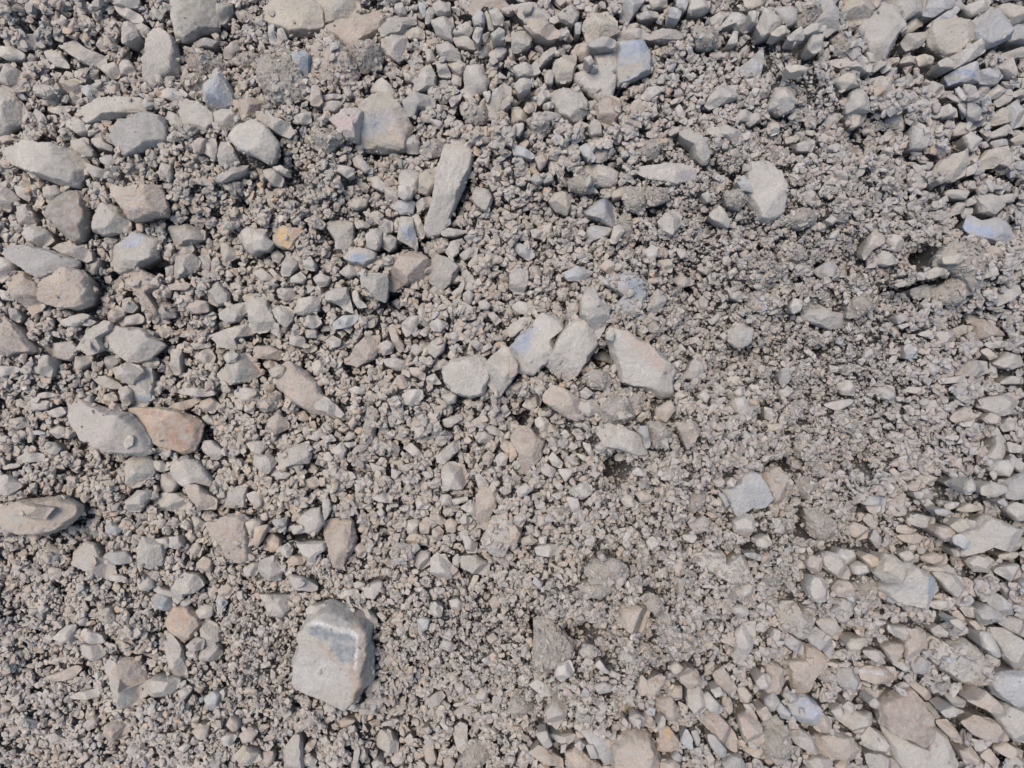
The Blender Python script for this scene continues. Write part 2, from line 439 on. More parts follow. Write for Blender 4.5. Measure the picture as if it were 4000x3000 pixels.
w4 1890,1040 2000,980 2130,950 2140,1000 2060,1110 1960,1130 1900,1090
c5 1330,960 1420,920 1500,1000 1500,1070 1400,1090 1340,1030
k4 920,1060 1000,980 1060,1020 1060,1060 980,1120 930,1100
g3 1050,930 1120,910 1180,990 1130,1040 1060,1030
w4 990,1100 1180,1050 1230,1080 1220,1130 1060,1160
w7 860,1260 1000,1160 1240,1190 1320,1260 1400,1320 1260,1440 1140,1480 1020,1400 880,1340 # large flat pale hexagonal stone @ flat pale hexagonal stone
w5 650,1340 740,1210 880,1110 940,1140 940,1200 850,1260 880,1350 760,1400
w5 350,1330 460,1310 610,1290 660,1360 600,1450 480,1450 400,1370
w4 600,1420 780,1420 780,1480 670,1570 630,1520
g3 320,1430 400,1410 440,1530 420,1600 310,1560
k7 -40,1060 60,1110 180,1240 280,1370 230,1390 60,1420 -40,1430 # brown wedge shaped stone pointing right at the left edge @ brown wedge at the edge
w3 510,1110 700,1050 770,1070 650,1160 540,1150
w2 700,1110 760,1095 825,1120 770,1160 710,1150
T 0 750
w5 1810,1240 1960,1180 2180,1130 2300,1150 2230,1200 2050,1270 1990,1290 2060,1360 1900,1330
g3 1640,1310 1740,1270 1790,1340 1680,1360
w3 1470,1370 1560,1350 1560,1560 1500,1580 1470,1480
g4 1670,1420 1800,1340 1850,1430 1820,1500 1720,1470
w3 1930,1420 1990,1380 2050,1400 2030,1470 1960,1480
w6 1870,1570 2000,1450 2120,1390 2210,1500 2220,1580 2130,1630 1970,1659 1890,1640 # pale triangular stone with a pink right side @ pale pink-sided triangle
w4 1180,1500 1290,1420 1350,1440 1350,1510 1230,1570
w5 990,1560 1070,1480 1180,1500 1220,1560 1140,1659 1060,1640
e3 900,1430 980,1410 1040,1450 1000,1510 940,1560 900,1520
y3 1350,1180 1420,1140 1470,1220 1420,1260 1340,1230
w4 -20,1500 130,1510 150,1550 20,1600 -20,1580
g3 920,1590 1000,1640 1060,1700 900,1700 780,1600
g3 770,570 850,570 850,640 800,720 770,680
e3 60,1000 140,1010 180,1090 150,1130 80,1080
w2 440,1200 500,1210 515,1260 450,1240
T 1000 750
o5 150,370 230,290 310,310 390,320 410,350 340,420 290,490 220,480 150,440 # bright orange and yellow stained stone @ orange stained stone
w4 -20,330 70,320 90,400 140,430 90,500 -20,500
g4 600,290 640,250 780,250 840,280 840,430 790,500 690,490 690,420
w4 950,370 1040,310 1080,340 1080,430 1040,500 960,480
w5 760,570 830,500 900,480 1030,520 1020,580 940,640 840,620 # pale oval stone with a blue patch in its middle @ pale oval with a blue patch
g3 710,690 800,630 880,650 880,700 800,745
y3 790,90 890,30 960,70 940,120 860,150 800,120
w4 1110,-60 1220,-30 1230,70 1180,120 1120,60
w4 1230,-60 1350,-40 1340,40 1280,60 1230,30
b4 1170,130 1230,70 1370,80 1350,180 1250,190
w3 1380,90 1490,30 1520,60 1490,120 1400,170
w5 1250,215 1350,220 1390,440 1370,480 1220,400 1240,300 # clean pale blue-grey standing wedge with sharp edges @ sharp standing wedge
w3 1340,200 1400,190 1450,300 1450,390 1410,400 1370,280
w3 1170,280 1240,230 1230,340 1190,340
g4 1090,400 1150,365 1210,400 1200,470 1150,510 1090,470
y3 975,190 1040,160 1100,200 1060,270 990,280
k6 1150,700 1210,610 1320,520 1420,530 1490,600 1490,690 1440,760 1250,800 1200,840 1140,820 # large pinkish curved stone with a bright speck at its lower edge @ pinkish curved stone
g5 1500,610 1560,540 1680,590 1750,650 1700,760 1600,860 1500,770
w3 1640,520 1680,430 1760,410 1750,520 1690,570
g3 1760,540 1840,480 1920,480 1900,540 1800,590
y3 1830,620 1890,550 1970,530 1950,600 1850,650
g2 1600,350 1660,310 1790,330 1810,350 1720,380 1620,380
w4 1900,-40 2010,-20 2040,60 1990,170 1920,130 1860,60
g4 900,740 980,700 1130,710 1130,820 1110,940 1040,920 920,800
w5 600,870 700,830 780,830 800,920 830,1040 760,1010 690,960 610,940
w3 830,870 870,840 900,930 960,990 880,1000 840,940
g4 210,680 260,540 350,570 350,650 280,720 220,720
y3 100,670 140,660 220,740 220,770 170,750
w4 -20,690 50,660 130,720 140,760 50,770
w3 300,740 380,690 430,740 400,790 300,780
g4 490,740 560,700 640,740 620,800 540,820
w3 400,570 460,550 510,620 500,680 420,660
w3 130,530 180,505 235,550 200,610 140,590
c3 180,850 230,820 330,840 330,910 270,940 190,900
w5 320,1040 360,930 470,900 550,920 530,1020 400,1060
w6 -80,940 60,890 130,1030 170,1130 150,1170 20,1210 -60,1150 # tall pale pointed slab with a flat foot @ tall pale pointed slab
w4 135,1020 210,980 320,1010 310,1110 250,1170 190,1120
w4 390,1110 450,1060 520,1060 560,1130 490,1180 410,1150
b4 660,1130 760,1070 880,1060 870,1110 790,1170 680,1180
g3 410,1190 520,1190 520,1260 440,1260
g3 290,1240 340,1230 415,1260 410,1340 290,1320
k4 -20,1340 120,1330 220,1380 200,1450 100,1440 -20,1430
k3 60,1480 120,1450 180,1480 150,1530 80,1520
y3 110,1550 190,1490 250,1520 230,1600 130,1600
w3 480,1480 540,1450 590,1500 570,1580 500,1580
w4 600,1290 660,1240 730,1280 720,1330 640,1360
k5 770,1470 860,1340 940,1260 1060,1240 1060,1330 1020,1440 870,1500 # brownish paddle shaped stone pointing lower left @ brownish paddle shaped stone
w4 1070,1310 1130,1280 1190,1320 1170,1390 1090,1410
k4 1140,1180 1190,1170 1280,1330 1240,1390 1190,1320
w4 1260,1130 1330,1070 1420,1070 1380,1180 1300,1250 1260,1180 
w4 1500,1140 1570,1090 1660,1140 1590,1210 1520,1190
w4 1450,1360 1560,1260 1640,1270 1620,1370 1550,1430 # bluish white stone like a thumb beside small gravel @ bluish white thumb stone
g3 1330,1340 1380,1310 1450,1360 1390,1420 1340,1380
g3 1670,1220 1730,1210 1760,1270 1700,1310
g3 1840,1300 1900,1270 1960,1320 1920,1370
g3 1940,1350 2020,1300 2040,1340 1960,1390
g3 2000,1060 2050,1035 2120,1110 2070,1150
g3 1170,950 1220,920 1270,960 1230,1010
g3 1790,880 1840,840 1880,890 1850,970 1790,930
g3 1920,950 1980,930 2030,980 2000,1020 1940,1010
y3 1700,940 1780,760 1800,800 1770,900 1720,960
w7 1620,1520 1700,1460 1800,1440 1920,1400 1980,1460 2010,1600 1980,1659 1960,1740 1850,1770 1700,1720 1640,1640 # broad pale boulder with a cracked lower corner @ broad pale boulder
w5 1990,1480 2130,1340 2230,1380 2280,1500 2200,1640 2100,1760 2000,1640 1990,1560
g3 1530,1490 1620,1440 1660,1470 1600,1530 1540,1540
k4 1320,1520 1400,1520 1460,1570 1450,1630 1350,1580
g4 1090,1450 1200,1430 1310,1470 1290,1540 1210,1540 1130,1500
k6 170,1659 200,1520 280,1470 430,1570 540,1659 560,1740 640,1790 740,1930 700,1960 480,1900 300,1780 220,1720 # long tapering flagstone with a brown upper rim @ brown rimmed flagstone
g3 1100,230 1180,260 1170,340 1100,360 1060,300
g3 850,260 900,240 990,280 960,310 870,310
c4 430,230 510,190 590,270 570,310 470,300
w3 1470,1600 1540,1570 1600,1659 1480,1659
T 2000 750
y4 320,80 370,10 440,-10 520,40 490,160 470,190 380,150
b5 600,170 690,90 840,50 900,160 900,240 870,300 760,240 650,210 # blue grey triangular stone with a sharp dark edge @ blue grey triangle
b4 650,310 720,290 860,310 830,380 700,420 650,440
k4 860,10 940,-40 1000,-30 960,40 880,60
c5 960,-40 1160,-50 1160,110 1100,170 1000,140
c5 920,240 990,160 1040,230 1040,360 960,440 910,420
y4 880,300 930,280 975,340 900,440 850,430
c5 1170,-40 1340,-40 1360,60 1250,100 1180,90
w5 1270,250 1330,180 1420,150 1470,210 1450,290 1380,370 1300,340 # pale pentagonal stone on a brown crust @ pale pentagonal stone
w4 1710,200 1790,110 1880,240 1880,310 1790,270
g4 1640,20 1700,-10 1720,70 1690,90
b5 0,460 60,440 160,480 200,550 140,590 60,540
w4 1130,520 1210,460 1260,480 1260,550 1200,600
w3 1340,510 1390,495 1400,550 1370,570
w4 1410,490 1470,490 1520,550 1460,575
b5 440,700 560,640 700,690 640,740 600,770 490,760 # flat blue shard lying over the fine gravel @ flat blue shard
k4 750,650 820,580 880,610 890,700 840,710
k3 150,650 220,640 260,720 210,750 160,720
w5 -20,690 60,660 140,680 130,820 90,880 30,860 -20,830
b6 780,780 880,720 1060,710 1130,780 1150,900 1120,1000 1080,1060 900,1080 870,1000 960,900 # crumb covered boulder with a blue cheek @ blue cheeked boulder
w6 600,930 650,840 720,830 760,920 850,1000 820,1130 750,1260 720,1200 600,1060 # tall pale blade shaped boulder narrowing downwards @ tall blade shaped boulder
g4 1180,930 1260,840 1340,900 1330,960 1220,1080 1180,1040
c3 390,860 440,830 500,890 480,950 410,930
g4 1610,940 1660,890 1700,930 1680,1020 1620,1030
w3 1520,930 1550,890 1580,930 1530,970
g3 1870,840 1990,860 1990,950 1900,920
w7 0,1340 60,1250 180,1150 250,1060 320,1070 420,1120 440,1190 340,1270 360,1350 310,1460 190,1570 60,1530 # large smooth pale boulder with a blue shaded left flank @ smooth boulder with blue flank
w7 290,1470 370,1340 430,1210 560,1100 660,1090 740,1240 740,1310 650,1440 560,1580 480,1615 380,1560 # large heart shaped pinkish boulder @ heart shaped boulder
w4 -20,1150 100,1080 170,1080 130,1170 30,1240 -20,1250
w4 0,990 60,940 160,970 200,990 170,1060 60,1050
w8 830,1280 870,1180 990,1190 1130,1290 1300,1410 1400,1540 1370,1640 1390,1740 1280,1760 1120,1680 950,1640 890,1430 # very large angular tan boulder with gravel in its hollow side @ very large tan boulder
w3 820,1190 860,1175 890,1230 870,1290 820,1270
w5 1880,1200 1990,1080 2080,1190 2060,1300 2000,1340 1930,1340 1880,1280 # pale flame shaped stone set in fine crumbs @ pale flame shaped stone
g4 1250,1260 1310,1220 1380,1270 1290,1310
w4 1420,1340 1460,1310 1510,1370 1460,1400
w3 1520,1310 1590,1400 1540,1410
w5 1490,1580 1590,1430 1650,1500 1650,1580 1600,1630 1470,1610 # pale dart shaped stone pointing lower left @ pale dart shaped stone
g3 1520,1270 1600,1250 1650,1310 1620,1330
g3 1700,1110 1790,1040 1790,1100 1730,1150
g3 1790,1240 1830,1210 1870,1250 1840,1300
c5 620,1600 700,1540 800,1560 860,1620 840,1700 700,1700
e4 680,1400 800,1380 870,1440 860,1480 740,1450
k4 -20,1400 50,1480 50,1560 -20,1620
y4 1260,590 1370,580 1390,640 1380,690 1300,680
c3 1600,660 1760,620 1760,660 1680,710
c3 480,970 560,950 590,1010 560,1060 480,1040
g4 1390,750 1450,720 1580,760 1560,800 1450,830
y3 1870,690 1930,650 1950,690 1890,750
w3 165,330 215,315 270,350 240,400 180,390
c5 1850,0 2000,-30 2050,60 1960,140 1860,90
T 3000 750
g4 310,20 340,-20 420,0 400,70 330,100
c4 170,200 280,140 430,150 420,240 300,310 200,270
w3 500,240 560,200 600,240 560,280
w3 410,290 450,260 520,290 490,340 440,330
y6 830,530 890,370 950,310 1010,390 1000,450 900,500 850,580 # rough yellow stone with an upright peak in the earth bank @ rough yellow peak
w5 1000,400 1060,360 1140,380 1180,440 1140,510 1080,490
w5 940,610 960,520 1000,510 1130,580 1110,620 1020,640 # pale half oval stone resting on the earth bank @ pale half oval stone
b6 1720,300 1760,190 1870,250 2000,220 2060,260 2140,380 2110,450 1960,430 1780,370 # ragged bluish white plate at the right side @ ragged bluish plate
w4 1590,150 1640,90 1710,100 1680,180 1590,200
g5 1530,20 1560,-20 1750,-10 1700,60 1600,50
g5 1810,30 1920,20 2050,110 1960,200 1850,170
g3 1720,70 1790,30 1800,100 1730,120
g4 2000,30 2160,10 2130,80 2030,100
g4 1480,70 1550,20 1560,80 1500,90
e5 400,680 480,620 560,590 600,660 560,740 470,740 # shaded grey wedge above a dark pocket @ shaded grey wedge
w2 820,700 860,710 870,780 840,770
y5 1360,700 1450,650 1560,670 1540,710 1400,750
g4 1280,710 1320,690 1370,720 1350,760 1300,750
c5 1100,800 1240,740 1280,740 1260,790 1140,820
w3 530,400 550,350 610,320 620,370 580,400
c7 1440,860 1640,720 1760,760 1760,860 1620,960 1460,960 # bulky clod of earth and grit under the dark overhang @ bulky earth clod
c8 1480,560 1600,450 1780,440 1880,600 1880,700 1780,830 1700,720 1600,660 1490,640 # massive crumbly earth lump to the right of the dark cavity @ massive crumbly lump
c6 1240,840 1380,800 1450,860 1400,920 1260,900
w5 1960,880 2080,810 2180,820 2190,870 2090,940 2000,980
w5 190,990 230,920 300,940 280,1030 220,1050
w7 310,1080 340,920 390,910 500,1030 640,1050 700,1110 680,1150 540,1180 400,1130 # big pale stone like a bird's head pointing right @ bird head shaped stone
c5 730,940 860,870 910,920 900,1000 790,1080 700,1080
k5 1740,1060 1830,1070 2060,1240 1920,1250 1770,1290 1800,1170 # pink flat wedge with its point to the lower right @ pink flat wedge
g4 1600,1190 1680,1150 1780,1160 1760,1200 1660,1240
y4 1840,1370 1900,1350 1990,1420 1920,1450
g5 1870,1310 1960,1280 2100,1300 2040,1340 1930,1350
w6 1970,1480 2080,1390 2180,1410 2210,1490 2110,1530 2030,1520
g5 1630,1540 1770,1450 1900,1470 1900,1560 1800,1600 1650,1580
g5 1440,1210 1580,1200 1600,1320 1500,1330 
w5 1360,1540 1400,1460 1460,1540 1450,1590
e5 100,1590 130,1530 190,1520 200,1600 170,1659 110,1659
y3 1150,1490 1190,1460 1200,1490 1170,1510
w4 1300,1230 1390,1190 1450,1230 1420,1270
g4 1100,1080 1150,1040 1200,1090 1140,1140
g4 540,1500 620,1510 600,1560 540,1550
g4 1920,1480 1970,1480 1990,1600 1930,1600
w4 310,1370 350,1355 420,1410 400,1450
w4 750,1240 820,1220 830,1260 760,1290
b5 1190,1340 1230,1310 1300,1370 1290,1430 1200,1440
w4 1130,1150 1250,1120 1240,1150 1160,1180
g4 1480,1620 1700,1580 1710,1640 1500,1659
g5 2000,1660 2100,1590 2212,1600 2212,1659
y5 1530,620 1520,560 1640,540 1740,560 1640,620
k4 2130,210 2240,190 2250,240 2180,240
k4 1870,520 1950,460 2030,510 2040,560 1940,580
w5 1880,660 1970,640 1990,720 1890,740
w4 1860,850 1960,840 1950,890 1870,900
T 0 1500
w5 1130,-120 1290,-130 1310,60 1310,120 1220,210 1120,220 1110,120 # pale blue-tinted standing stone above the two-coloured stone @ blue-tinted standing stone
p7 570,170 650,150 790,190 930,240 1080,270 1180,370 1240,480 1260,590 1180,610 970,590 740,480 640,360 # big pinkish pitted boulder with a ragged upper rim @ pinkish pitted boulder
o7 1080,240 1180,215 1360,215 1520,240 1650,290 1720,360 1700,470 1640,570 1560,590 1430,550 1240,430 1120,320 # two-coloured stone, pale on the left and rusty brown on the right @ rusty two-coloured stone
k4 1410,230 1500,170 1700,120 1720,150 1560,250 1500,290
k4 1730,150 1820,120 1890,180 1870,220 1780,240 1730,200
w4 2020,60 2110,30 2230,50 2220,140 2120,150 2030,110
g4 1020,50 1080,20 1130,60 1110,170 1070,190 1030,130
k4 870,160 900,100 970,70 1010,140 940,180
g4 1500,90 1560,40 1680,30 1840,60 1840,100 1700,110 1600,90
w3 300,90 400,70 480,90 450,110 360,130
w3 110,150 170,130 230,160 220,210 140,190
w3 400,400 500,350 560,380 560,450 480,470
w5 1760,500 1820,490 1940,590 1870,660 1790,610 1740,560
w3 1740,290 1790,260 1830,300 1800,350
w3 2090,200 2150,160 2200,200 2180,260 2120,240
w5 2120,520 2200,490 2270,500 2290,560 2240,640 2200,600
w5 1060,680 1160,620 1270,640 1320,700 1310,780 1190,880 1100,910 1070,800 # pale stone with a grey shaded top right corner @ shaded corner stone
w6 1460,690 1600,640 1700,680 1810,830 1820,890 1700,850 1600,880 1500,820 # pale shark fin shaped stone @ shark fin shaped stone
w4 1330,660 1400,670 1460,740 1390,760 1340,730
g5 1380,790 1480,760 1540,860 1510,920 1420,940 1390,900
w5 1090,1010 1170,930 1290,930 1280,990 1190,1110 1100,1100
w5 1310,1010 1400,950 1540,950 1600,980 1650,1060 1550,1100 1390,1090 # long pale stone shaped like a fish without a tail @ fish shaped stone
k5 1590,890 1690,880 1750,940 1860,1000 1850,1080 1730,1080 1650,1000
w5 1930,990 1980,920 2080,880 2120,900 2110,1060 2010,1070 1930,1060
w4 2120,960 2190,930 2260,960 2260,1050 2190,1040
k7 1800,1200 1880,1190 1970,1150 2060,1130 2130,1180 2150,1350 2150,1510 2090,1540 1980,1490 1890,1350 1830,1290 # big brown and cream boulder like a bent thumb @ bent thumb boulder
y5 2120,1200 2180,1170 2250,1200 2210,1320 2150,1310
g4 1650,1150 1700,1130 1770,1210 1740,1270 1680,1230
b4 910,1170 960,1200 1050,1250 1010,1310 920,1280 # small clean blue-white chip @ blue-white chip
k6 130,1080 220,1040 440,1080 370,1170 230,1150 130,1120
k7 -20,1110 60,1050 220,1010 370,1000 490,990 640,1060 640,1130 500,1250 380,1300 200,1290 60,1230 # broad low stone at the left edge with a brown stone lying on it @ broad low stone
w7 640,1450 740,1370 810,1400 870,1500 960,1560 990,1659 960,1700 850,1670 640,1550 # big pale block with a dark crack along its lower side @ cracked pale block
e5 880,1500 950,1450 1080,1450 1130,1540 1050,1560 960,1560
g5 1220,1330 1400,1390 1400,1470 1380,1560 1290,1600 1200,1560 1190,1420
w3 1310,1350 1440,1330 1460,1400 1420,1430
w4 1450,1330 1530,1320 1570,1390 1540,1430 1470,1410
y3 1590,1310 1640,1270 1690,1330 1650,1370
w3 1640,1400 1700,1370 1740,1430 1720,1500 1640,1480
w4 -20,810 20,790 170,880 80,960 -20,950
w3 -20,710 100,690 180,690 160,720 40,740
w4 140,640 220,590 380,610 350,670 180,680
g4 260,140 420,150 400,220 280,230
w4 400,240 520,200 560,250 500,290 430,280
c4 60,310 180,290 240,350 150,390 80,370
w3 390,500 470,510 520,560 480,610 410,590
c4 320,1450 420,1400 520,1460 480,1540 360,1550
k4 1690,1560 1750,1500 1820,1530 1820,1620 1720,1620
w4 2100,1600 2180,1540 2260,1560 2200,1659 2120,1659
b2 240,410 330,400 400,430 340,440 260,430
g3 690,130 770,100 790,170 760,220 700,190
c4 930,180 1000,170 1040,230 960,260
T 1000 1500
w5 500,190 590,110 680,180 750,260 720,290 600,240 520,220 # small pink tipped wedge at the foot of the brown rimmed flagstone @ pink tipped wedge
k4 350,250 420,230 460,300 420,330 350,300
c5 0,160 80,90 200,80 210,160 150,220 50,240
k5 120,300 190,250 270,340 270,380 160,440 80,400 
w4 790,50 860,20 940,40 930,80 840,95
w4 1260,90 1330,50 1430,50 1440,120 1360,190 1280,170
w4 1600,110 1650,60 1730,90 1720,160 1660,180
c5 960,180 1050,260 1020,400 1010,490 930,560 880,590 900,480 940,350
w5 190,600 260,570 440,500 460,600 450,680 300,700 200,740 # broad pale stone shaped like an axe head @ axe head stone
w5 -20,620 110,615 175,660 150,720 110,770 60,760 -20,700
w4 640,580 740,500 780,570 750,650
w3 590,600 630,590 670,640 640,680 580,650
w3 450,470 560,380 570,440 530,490
g3 550,460 650,440 690,490 620,500
k3 760,480 800,410 850,420 860,460 790,490
k3 790,340 850,270 870,340 820,390
g3 750,510 860,500 860,530 800,555
w4 1560,630 1640,540 1750,465 1760,560 1680,640 1620,690 1570,670 # small pale stone standing on top of the square brown-shaded stone @ pale topping stone
w6 1610,700 1700,680 1790,710 1830,830 1780,900 1620,920 1600,850 # squarish pale stone with a brown tinted right edge @ squarish pale stone
w4 1280,560 1340,510 1410,570 1460,660 1380,640
w4 1610,310 1760,260 1770,310 1690,370 1630,370
w4 1880,440 1970,400 2050,460 2030,500 1930,510
g3 1980,370 2050,360 2140,430 2120,460 2020,430
k4 1960,620 2010,580 2060,620 2020,700 1960,690
w4 2070,640 2120,590 2180,620 2160,700 2090,710
o4 2110,540 2160,490 2220,520 2240,590 2200,650 2150,590
w5 1890,790 1930,780 2010,860 1980,920 1930,920
k6 1900,970 1960,910 2080,920 2080,1040 2030,1130 2010,1230 1960,1250 1910,1180 # pink-brown club shaped stone standing upright @ pink-brown club
w4 1760,1070 1880,1010 1910,1130 1900,1150
w3 1690,1000 1820,975 1830,1010 1720,1045
w4 1370,970 1410,970 1510,1040 1470,1080 1390,1080
w3 1400,1090 1480,1090 1490,1130 1430,1150
w6 1960,1340 2040,1170 2130,1120 2230,1170 2290,1250 2270,1360 2190,1400 2140,1480 2060,1480 1970,1410 # bumpy cream boulder like a cauliflower head @ bumpy cream boulder
w3 980,970 1100,930 1180,980 1160,1030 1040,1010
w3 1170,730 1260,760 1200,830 1170,800
w3 980,680 1110,720 1110,760 1020,770
k4 430,830 510,800 550,870 500,910 440,880
g3 160,770 230,750 300,780 260,820 170,820
w6 370,1160 460,1090 540,1080 580,1200 520,1290 460,1300 390,1240 # cream pebble-like stone leaning over the dark slot @ cream stone over the dark slot
k4 310,1140 370,1090 410,1110 360,1180 310,1190
g4 290,1230 400,1220 430,1280 330,1300
e4 130,1180 260,1160 250,1250 200,1290
g4 570,1000 630,1000 650,1080 590,1190 
k7 570,1230 640,1180 750,1170 820,1200 840,1300 850,1400 780,1500 740,1580 650,1560 630,1400 600,1300 # big brown column shaped boulder @ brown column boulder
o5 80,1340 130,1290 200,1340 210,1420 150,1450 50,1430
o3 -20,1240 100,1220 60,1310 20,1400 -20,1390
o3 260,1540 310,1490 430,1500 400,1560 300,1565 # small rust orange chip on a pale forked stone @ rust orange chip
w5 350,1380 480,1370 590,1370 590,1440 520,1480 510,1550 450,1560 420,1500
w3 200,1420 270,1380 310,1430 290,1510 220,1480
k4 840,1420 900,1380 960,1430 930,1500 880,1500
g5 30,1540 100,1510 160,1520 240,1600 190,1700 80,1690 20,1620 
k4 1410,1210 1470,1150 1520,1180 1490,1290 1420,1290
k4 1500,1130 1580,1130 1650,1190 1600,1220 1520,1200
k4 1630,1200 1680,1160 1740,1200 1720,1280 1650,1280
k4 1520,1260 1580,1230 1620,1280 1590,1350 1530,1340
w4 1290,1190 1380,1170 1410,1210 1370,1310 1310,1290
w4 1760,1170 1800,1120 1870,1170 1850,1205 1770,1205
w4 1780,1310 1830,1310 1910,1380 1900,1460 1820,1460
w6 1510,1520 1560,1470 1640,1510 1700,1600 1690,1680 1600,1700 1510,1630 # bright white-speckled stone like a molar @ bright speckled stone
g5 1370,1500 1420,1450 1500,1460 1500,1560 1430,1605 1370,1570
g3 1700,1510 1740,1470 1770,1520 1740,1610 1700,1580
g5 1770,1500 1900,1490 2010,1560 2010,1659 1900,1640 1780,1590
g3 2100,210 2160,170 2200,250 2150,290
c3 870,1130 930,1110 980,1190 960,1260 900,1220
g2 1040,1110 1080,1070 1110,1110 1100,1170
T 2000 1500
k6 280,100 350,20 430,30 590,140 570,220 570,310 480,290 390,230 290,160 # pinkish block pressed against the grit covered boulder @ pinkish block
w4 570,210 610,140 700,140 760,200 720,260 650,280
w3 590,70 640,30 700,80 650,130 600,110
c7 730,240 850,130 1000,60 1090,110 1100,230 970,330 870,360 780,350 # grit covered boulder with a sharp point at its right @ grit covered boulder
w6 730,390 850,350 980,380 1130,450 1140,530 1160,600 1070,610 920,560 810,540 # clean white-blue shield shaped rock @ white-blue shield rock
e4 1040,370 1170,370 1200,530 1150,560 1130,450
w3 90,190 130,130 210,140 220,190 170,230
c3 100,130 190,70 260,110 240,190
w4 200,310 260,270 330,340 330,420 280,430 210,360
g3 130,320 170,270 200,310 160,370
k6 0,470 60,380 130,380 270,500 250,620 130,770 70,740 60,600 10,530 # brown topped kite shaped stone @ brown topped kite
w3 320,640 350,590 440,680 420,730 350,700
w3 240,720 300,690 380,740 350,810 270,780
w3 400,740 540,730 510,790 460,850
o3 -20,510 30,520 50,620 -20,680
w4 40,920 120,860 190,910 120,960 60,980
w4 540,900 600,860 690,880 690,950 600,1000 540,950
w4 360,870 410,850 450,890 420,940
w4 470,980 570,990 600,1150 560,1160 500,1060
w4 340,960 440,930 480,940 400,1000
c6 1180,340 1280,330 1380,430 1330,500 1260,560 1180,440
k5 1420,340 1580,330 1630,400 1570,500 1520,560 1470,450
k4 1250,220 1370,140 1410,230 1330,330 1250,290
w5 1860,210 1920,130 2010,110 2040,190 2150,190 2080,230 1980,290
w4 1900,90 1960,20 2010,30 2020,90 1930,120
w3 1600,110 1660,50 1720,100 1680,170
w4 610,500 680,530 710,620 680,630 630,560
w4 720,540 780,500 830,540 790,590 730,600
y3 550,600 620,610 680,650 610,660
w4 1040,760 1080,720 1160,740 1160,800 1070,790
b7 1840,920 1960,850 1990,760 2030,730 2130,790 2210,900 2260,990 2180,1060 2050,1080 1940,1140 1880,1010 # big flat-topped blue grey square rock with sharp edges @ square blue grey rock
k6 2140,800 2230,740 2310,720 2370,800 2350,980 2300,1140 2240,1130 2260,990 2200,880
w6 1920,1190 2020,1130 2090,1150 2100,1240 2040,1330 1930,1280 # rough pale cube-like lump below the square blue grey rock @ pale lump below the square rock
w4 1860,850 1900,810 1940,840 1920,890 1870,890
w4 1730,830 1790,790 1850,850 1830,890 1770,890
e4 1620,870 1700,800 1720,840 1640,910
e4 1780,930 1840,960 1880,1050 1850,1070
c5 1520,980 1620,910 1690,960 1640,1080 1570,1110 1500,1060
c5 1540,1220 1650,1150 1710,1180 1690,1260 1590,1300
k5 1060,930 1130,900 1220,980 1200,1040 1120,1030
w4 930,990 1000,950 1100,1040 1060,1070 980,1060
w4 1480,1310 1570,1290 1600,1330 1560,1375 1490,1350
w4 1160,1360 1220,1320 1270,1370 1240,1460 1180,1420
y4 80,1340 150,1310 230,1360 170,1390 90,1390
w5 200,1420 300,1380 420,1400 430,1450 340,1490 220,1480
k4 210,1140 310,1130 320,1200 240,1240 200,1200
w4 20,1150 90,1100 130,1160 80,1240 20,1210
o4 -20,1220 30,1230 70,1300 30,1390 -20,1390
w3 230,1330 300,1320 290,1380 240,1380
e4 120,1230 180,1220 190,1290 140,1290
w7 1540,1480 1700,1440 1830,1460 1830,1560 1980,1470 2050,1600 2030,1720 1900,1730 1760,1640 1620,1560 # long split slab with layered edges in the crumbs @ layered split slab
w4 1350,1500 1380,1450 1420,1470 1400,1530
w3 1410,1530 1460,1500 1490,1560 1440,1580
y5 2110,1350 2212,1310 2250,1380 2180,1420 2120,1400
e4 2000,1470 2100,1460 2160,1500 2140,1530 2050,1500
c6 640,1600 720,1530 880,1530 980,1580 990,1659 900,1720 700,1720
c3 740,1490 790,1470 820,1520 770,1540
T 3000 1500
w4 80,60 160,10 220,50 180,110 110,110
w5 -20,200 50,220 90,260 70,340 -20,300
y3 0,350 130,340 170,370 100,410 20,400
w4 580,-30 700,-30 760,60 740,100 640,90
w4 480,180 620,140 740,130 730,170 600,230
w5 920,60 1000,10 1100,20 1110,130 1080,160 980,120
y4 1190,60 1220,25 1340,30 1370,70 1300,90
g3 1110,110 1180,110 1180,150 1120,150
g4 1360,150 1440,140 1470,190 1410,230 1360,210
g4 1640,110 1720,80 1760,120 1730,170 1670,150
g6 1850,130 2110,80 2150,120 2110,250 1980,280 1830,200
y5 1870,310 1940,250 2010,290 2000,340 1900,340
g4 2020,360 2100,290 2160,320 2120,400 2050,410
k5 1590,300 1640,240 1720,200 1800,290 1730,320 1620,330
w5 1650,340 1760,320 1830,350 1760,370 1700,370
w6 1900,620 1950,540 1960,460 2010,420 2060,500 2040,600 1960,730 1910,720 # pale upright shard with a shaded left flank @ pale upright shard
g5 2080,500 2212,540 2230,600 2100,590 
w5 1920,740 1990,670 2100,660 2140,720 2080,800 1960,780
e5 2100,640 2130,620 2250,720 2240,810 2160,750
e6 2060,850 2212,780 2270,1000 2060,990 2040,920
w5 2080,1070 2150,1030 2240,1050 2260,1180 2150,1180 2080,1110
e3 1990,1020 2040,990 2080,1030 2040,1060
g5 1540,860 1610,800 1700,830 1690,890 1590,900
w5 1700,900 1720,850 1760,810 1800,890 1770,950 1720,960
g5 1860,900 1940,850 2050,880 2060,930 1960,980 1870,960
w5 1280,800 1350,760 1460,810 1430,880 1340,860
k4 1210,880 1260,840 1350,860 1310,920 1220,920
e4 1320,920 1380,900 1430,970 1410,1000 1340,970
w4 1270,940 1330,930 1370,970 1330,1000 1290,990
w5 1310,1010 1380,990 1450,1060 1370,1070
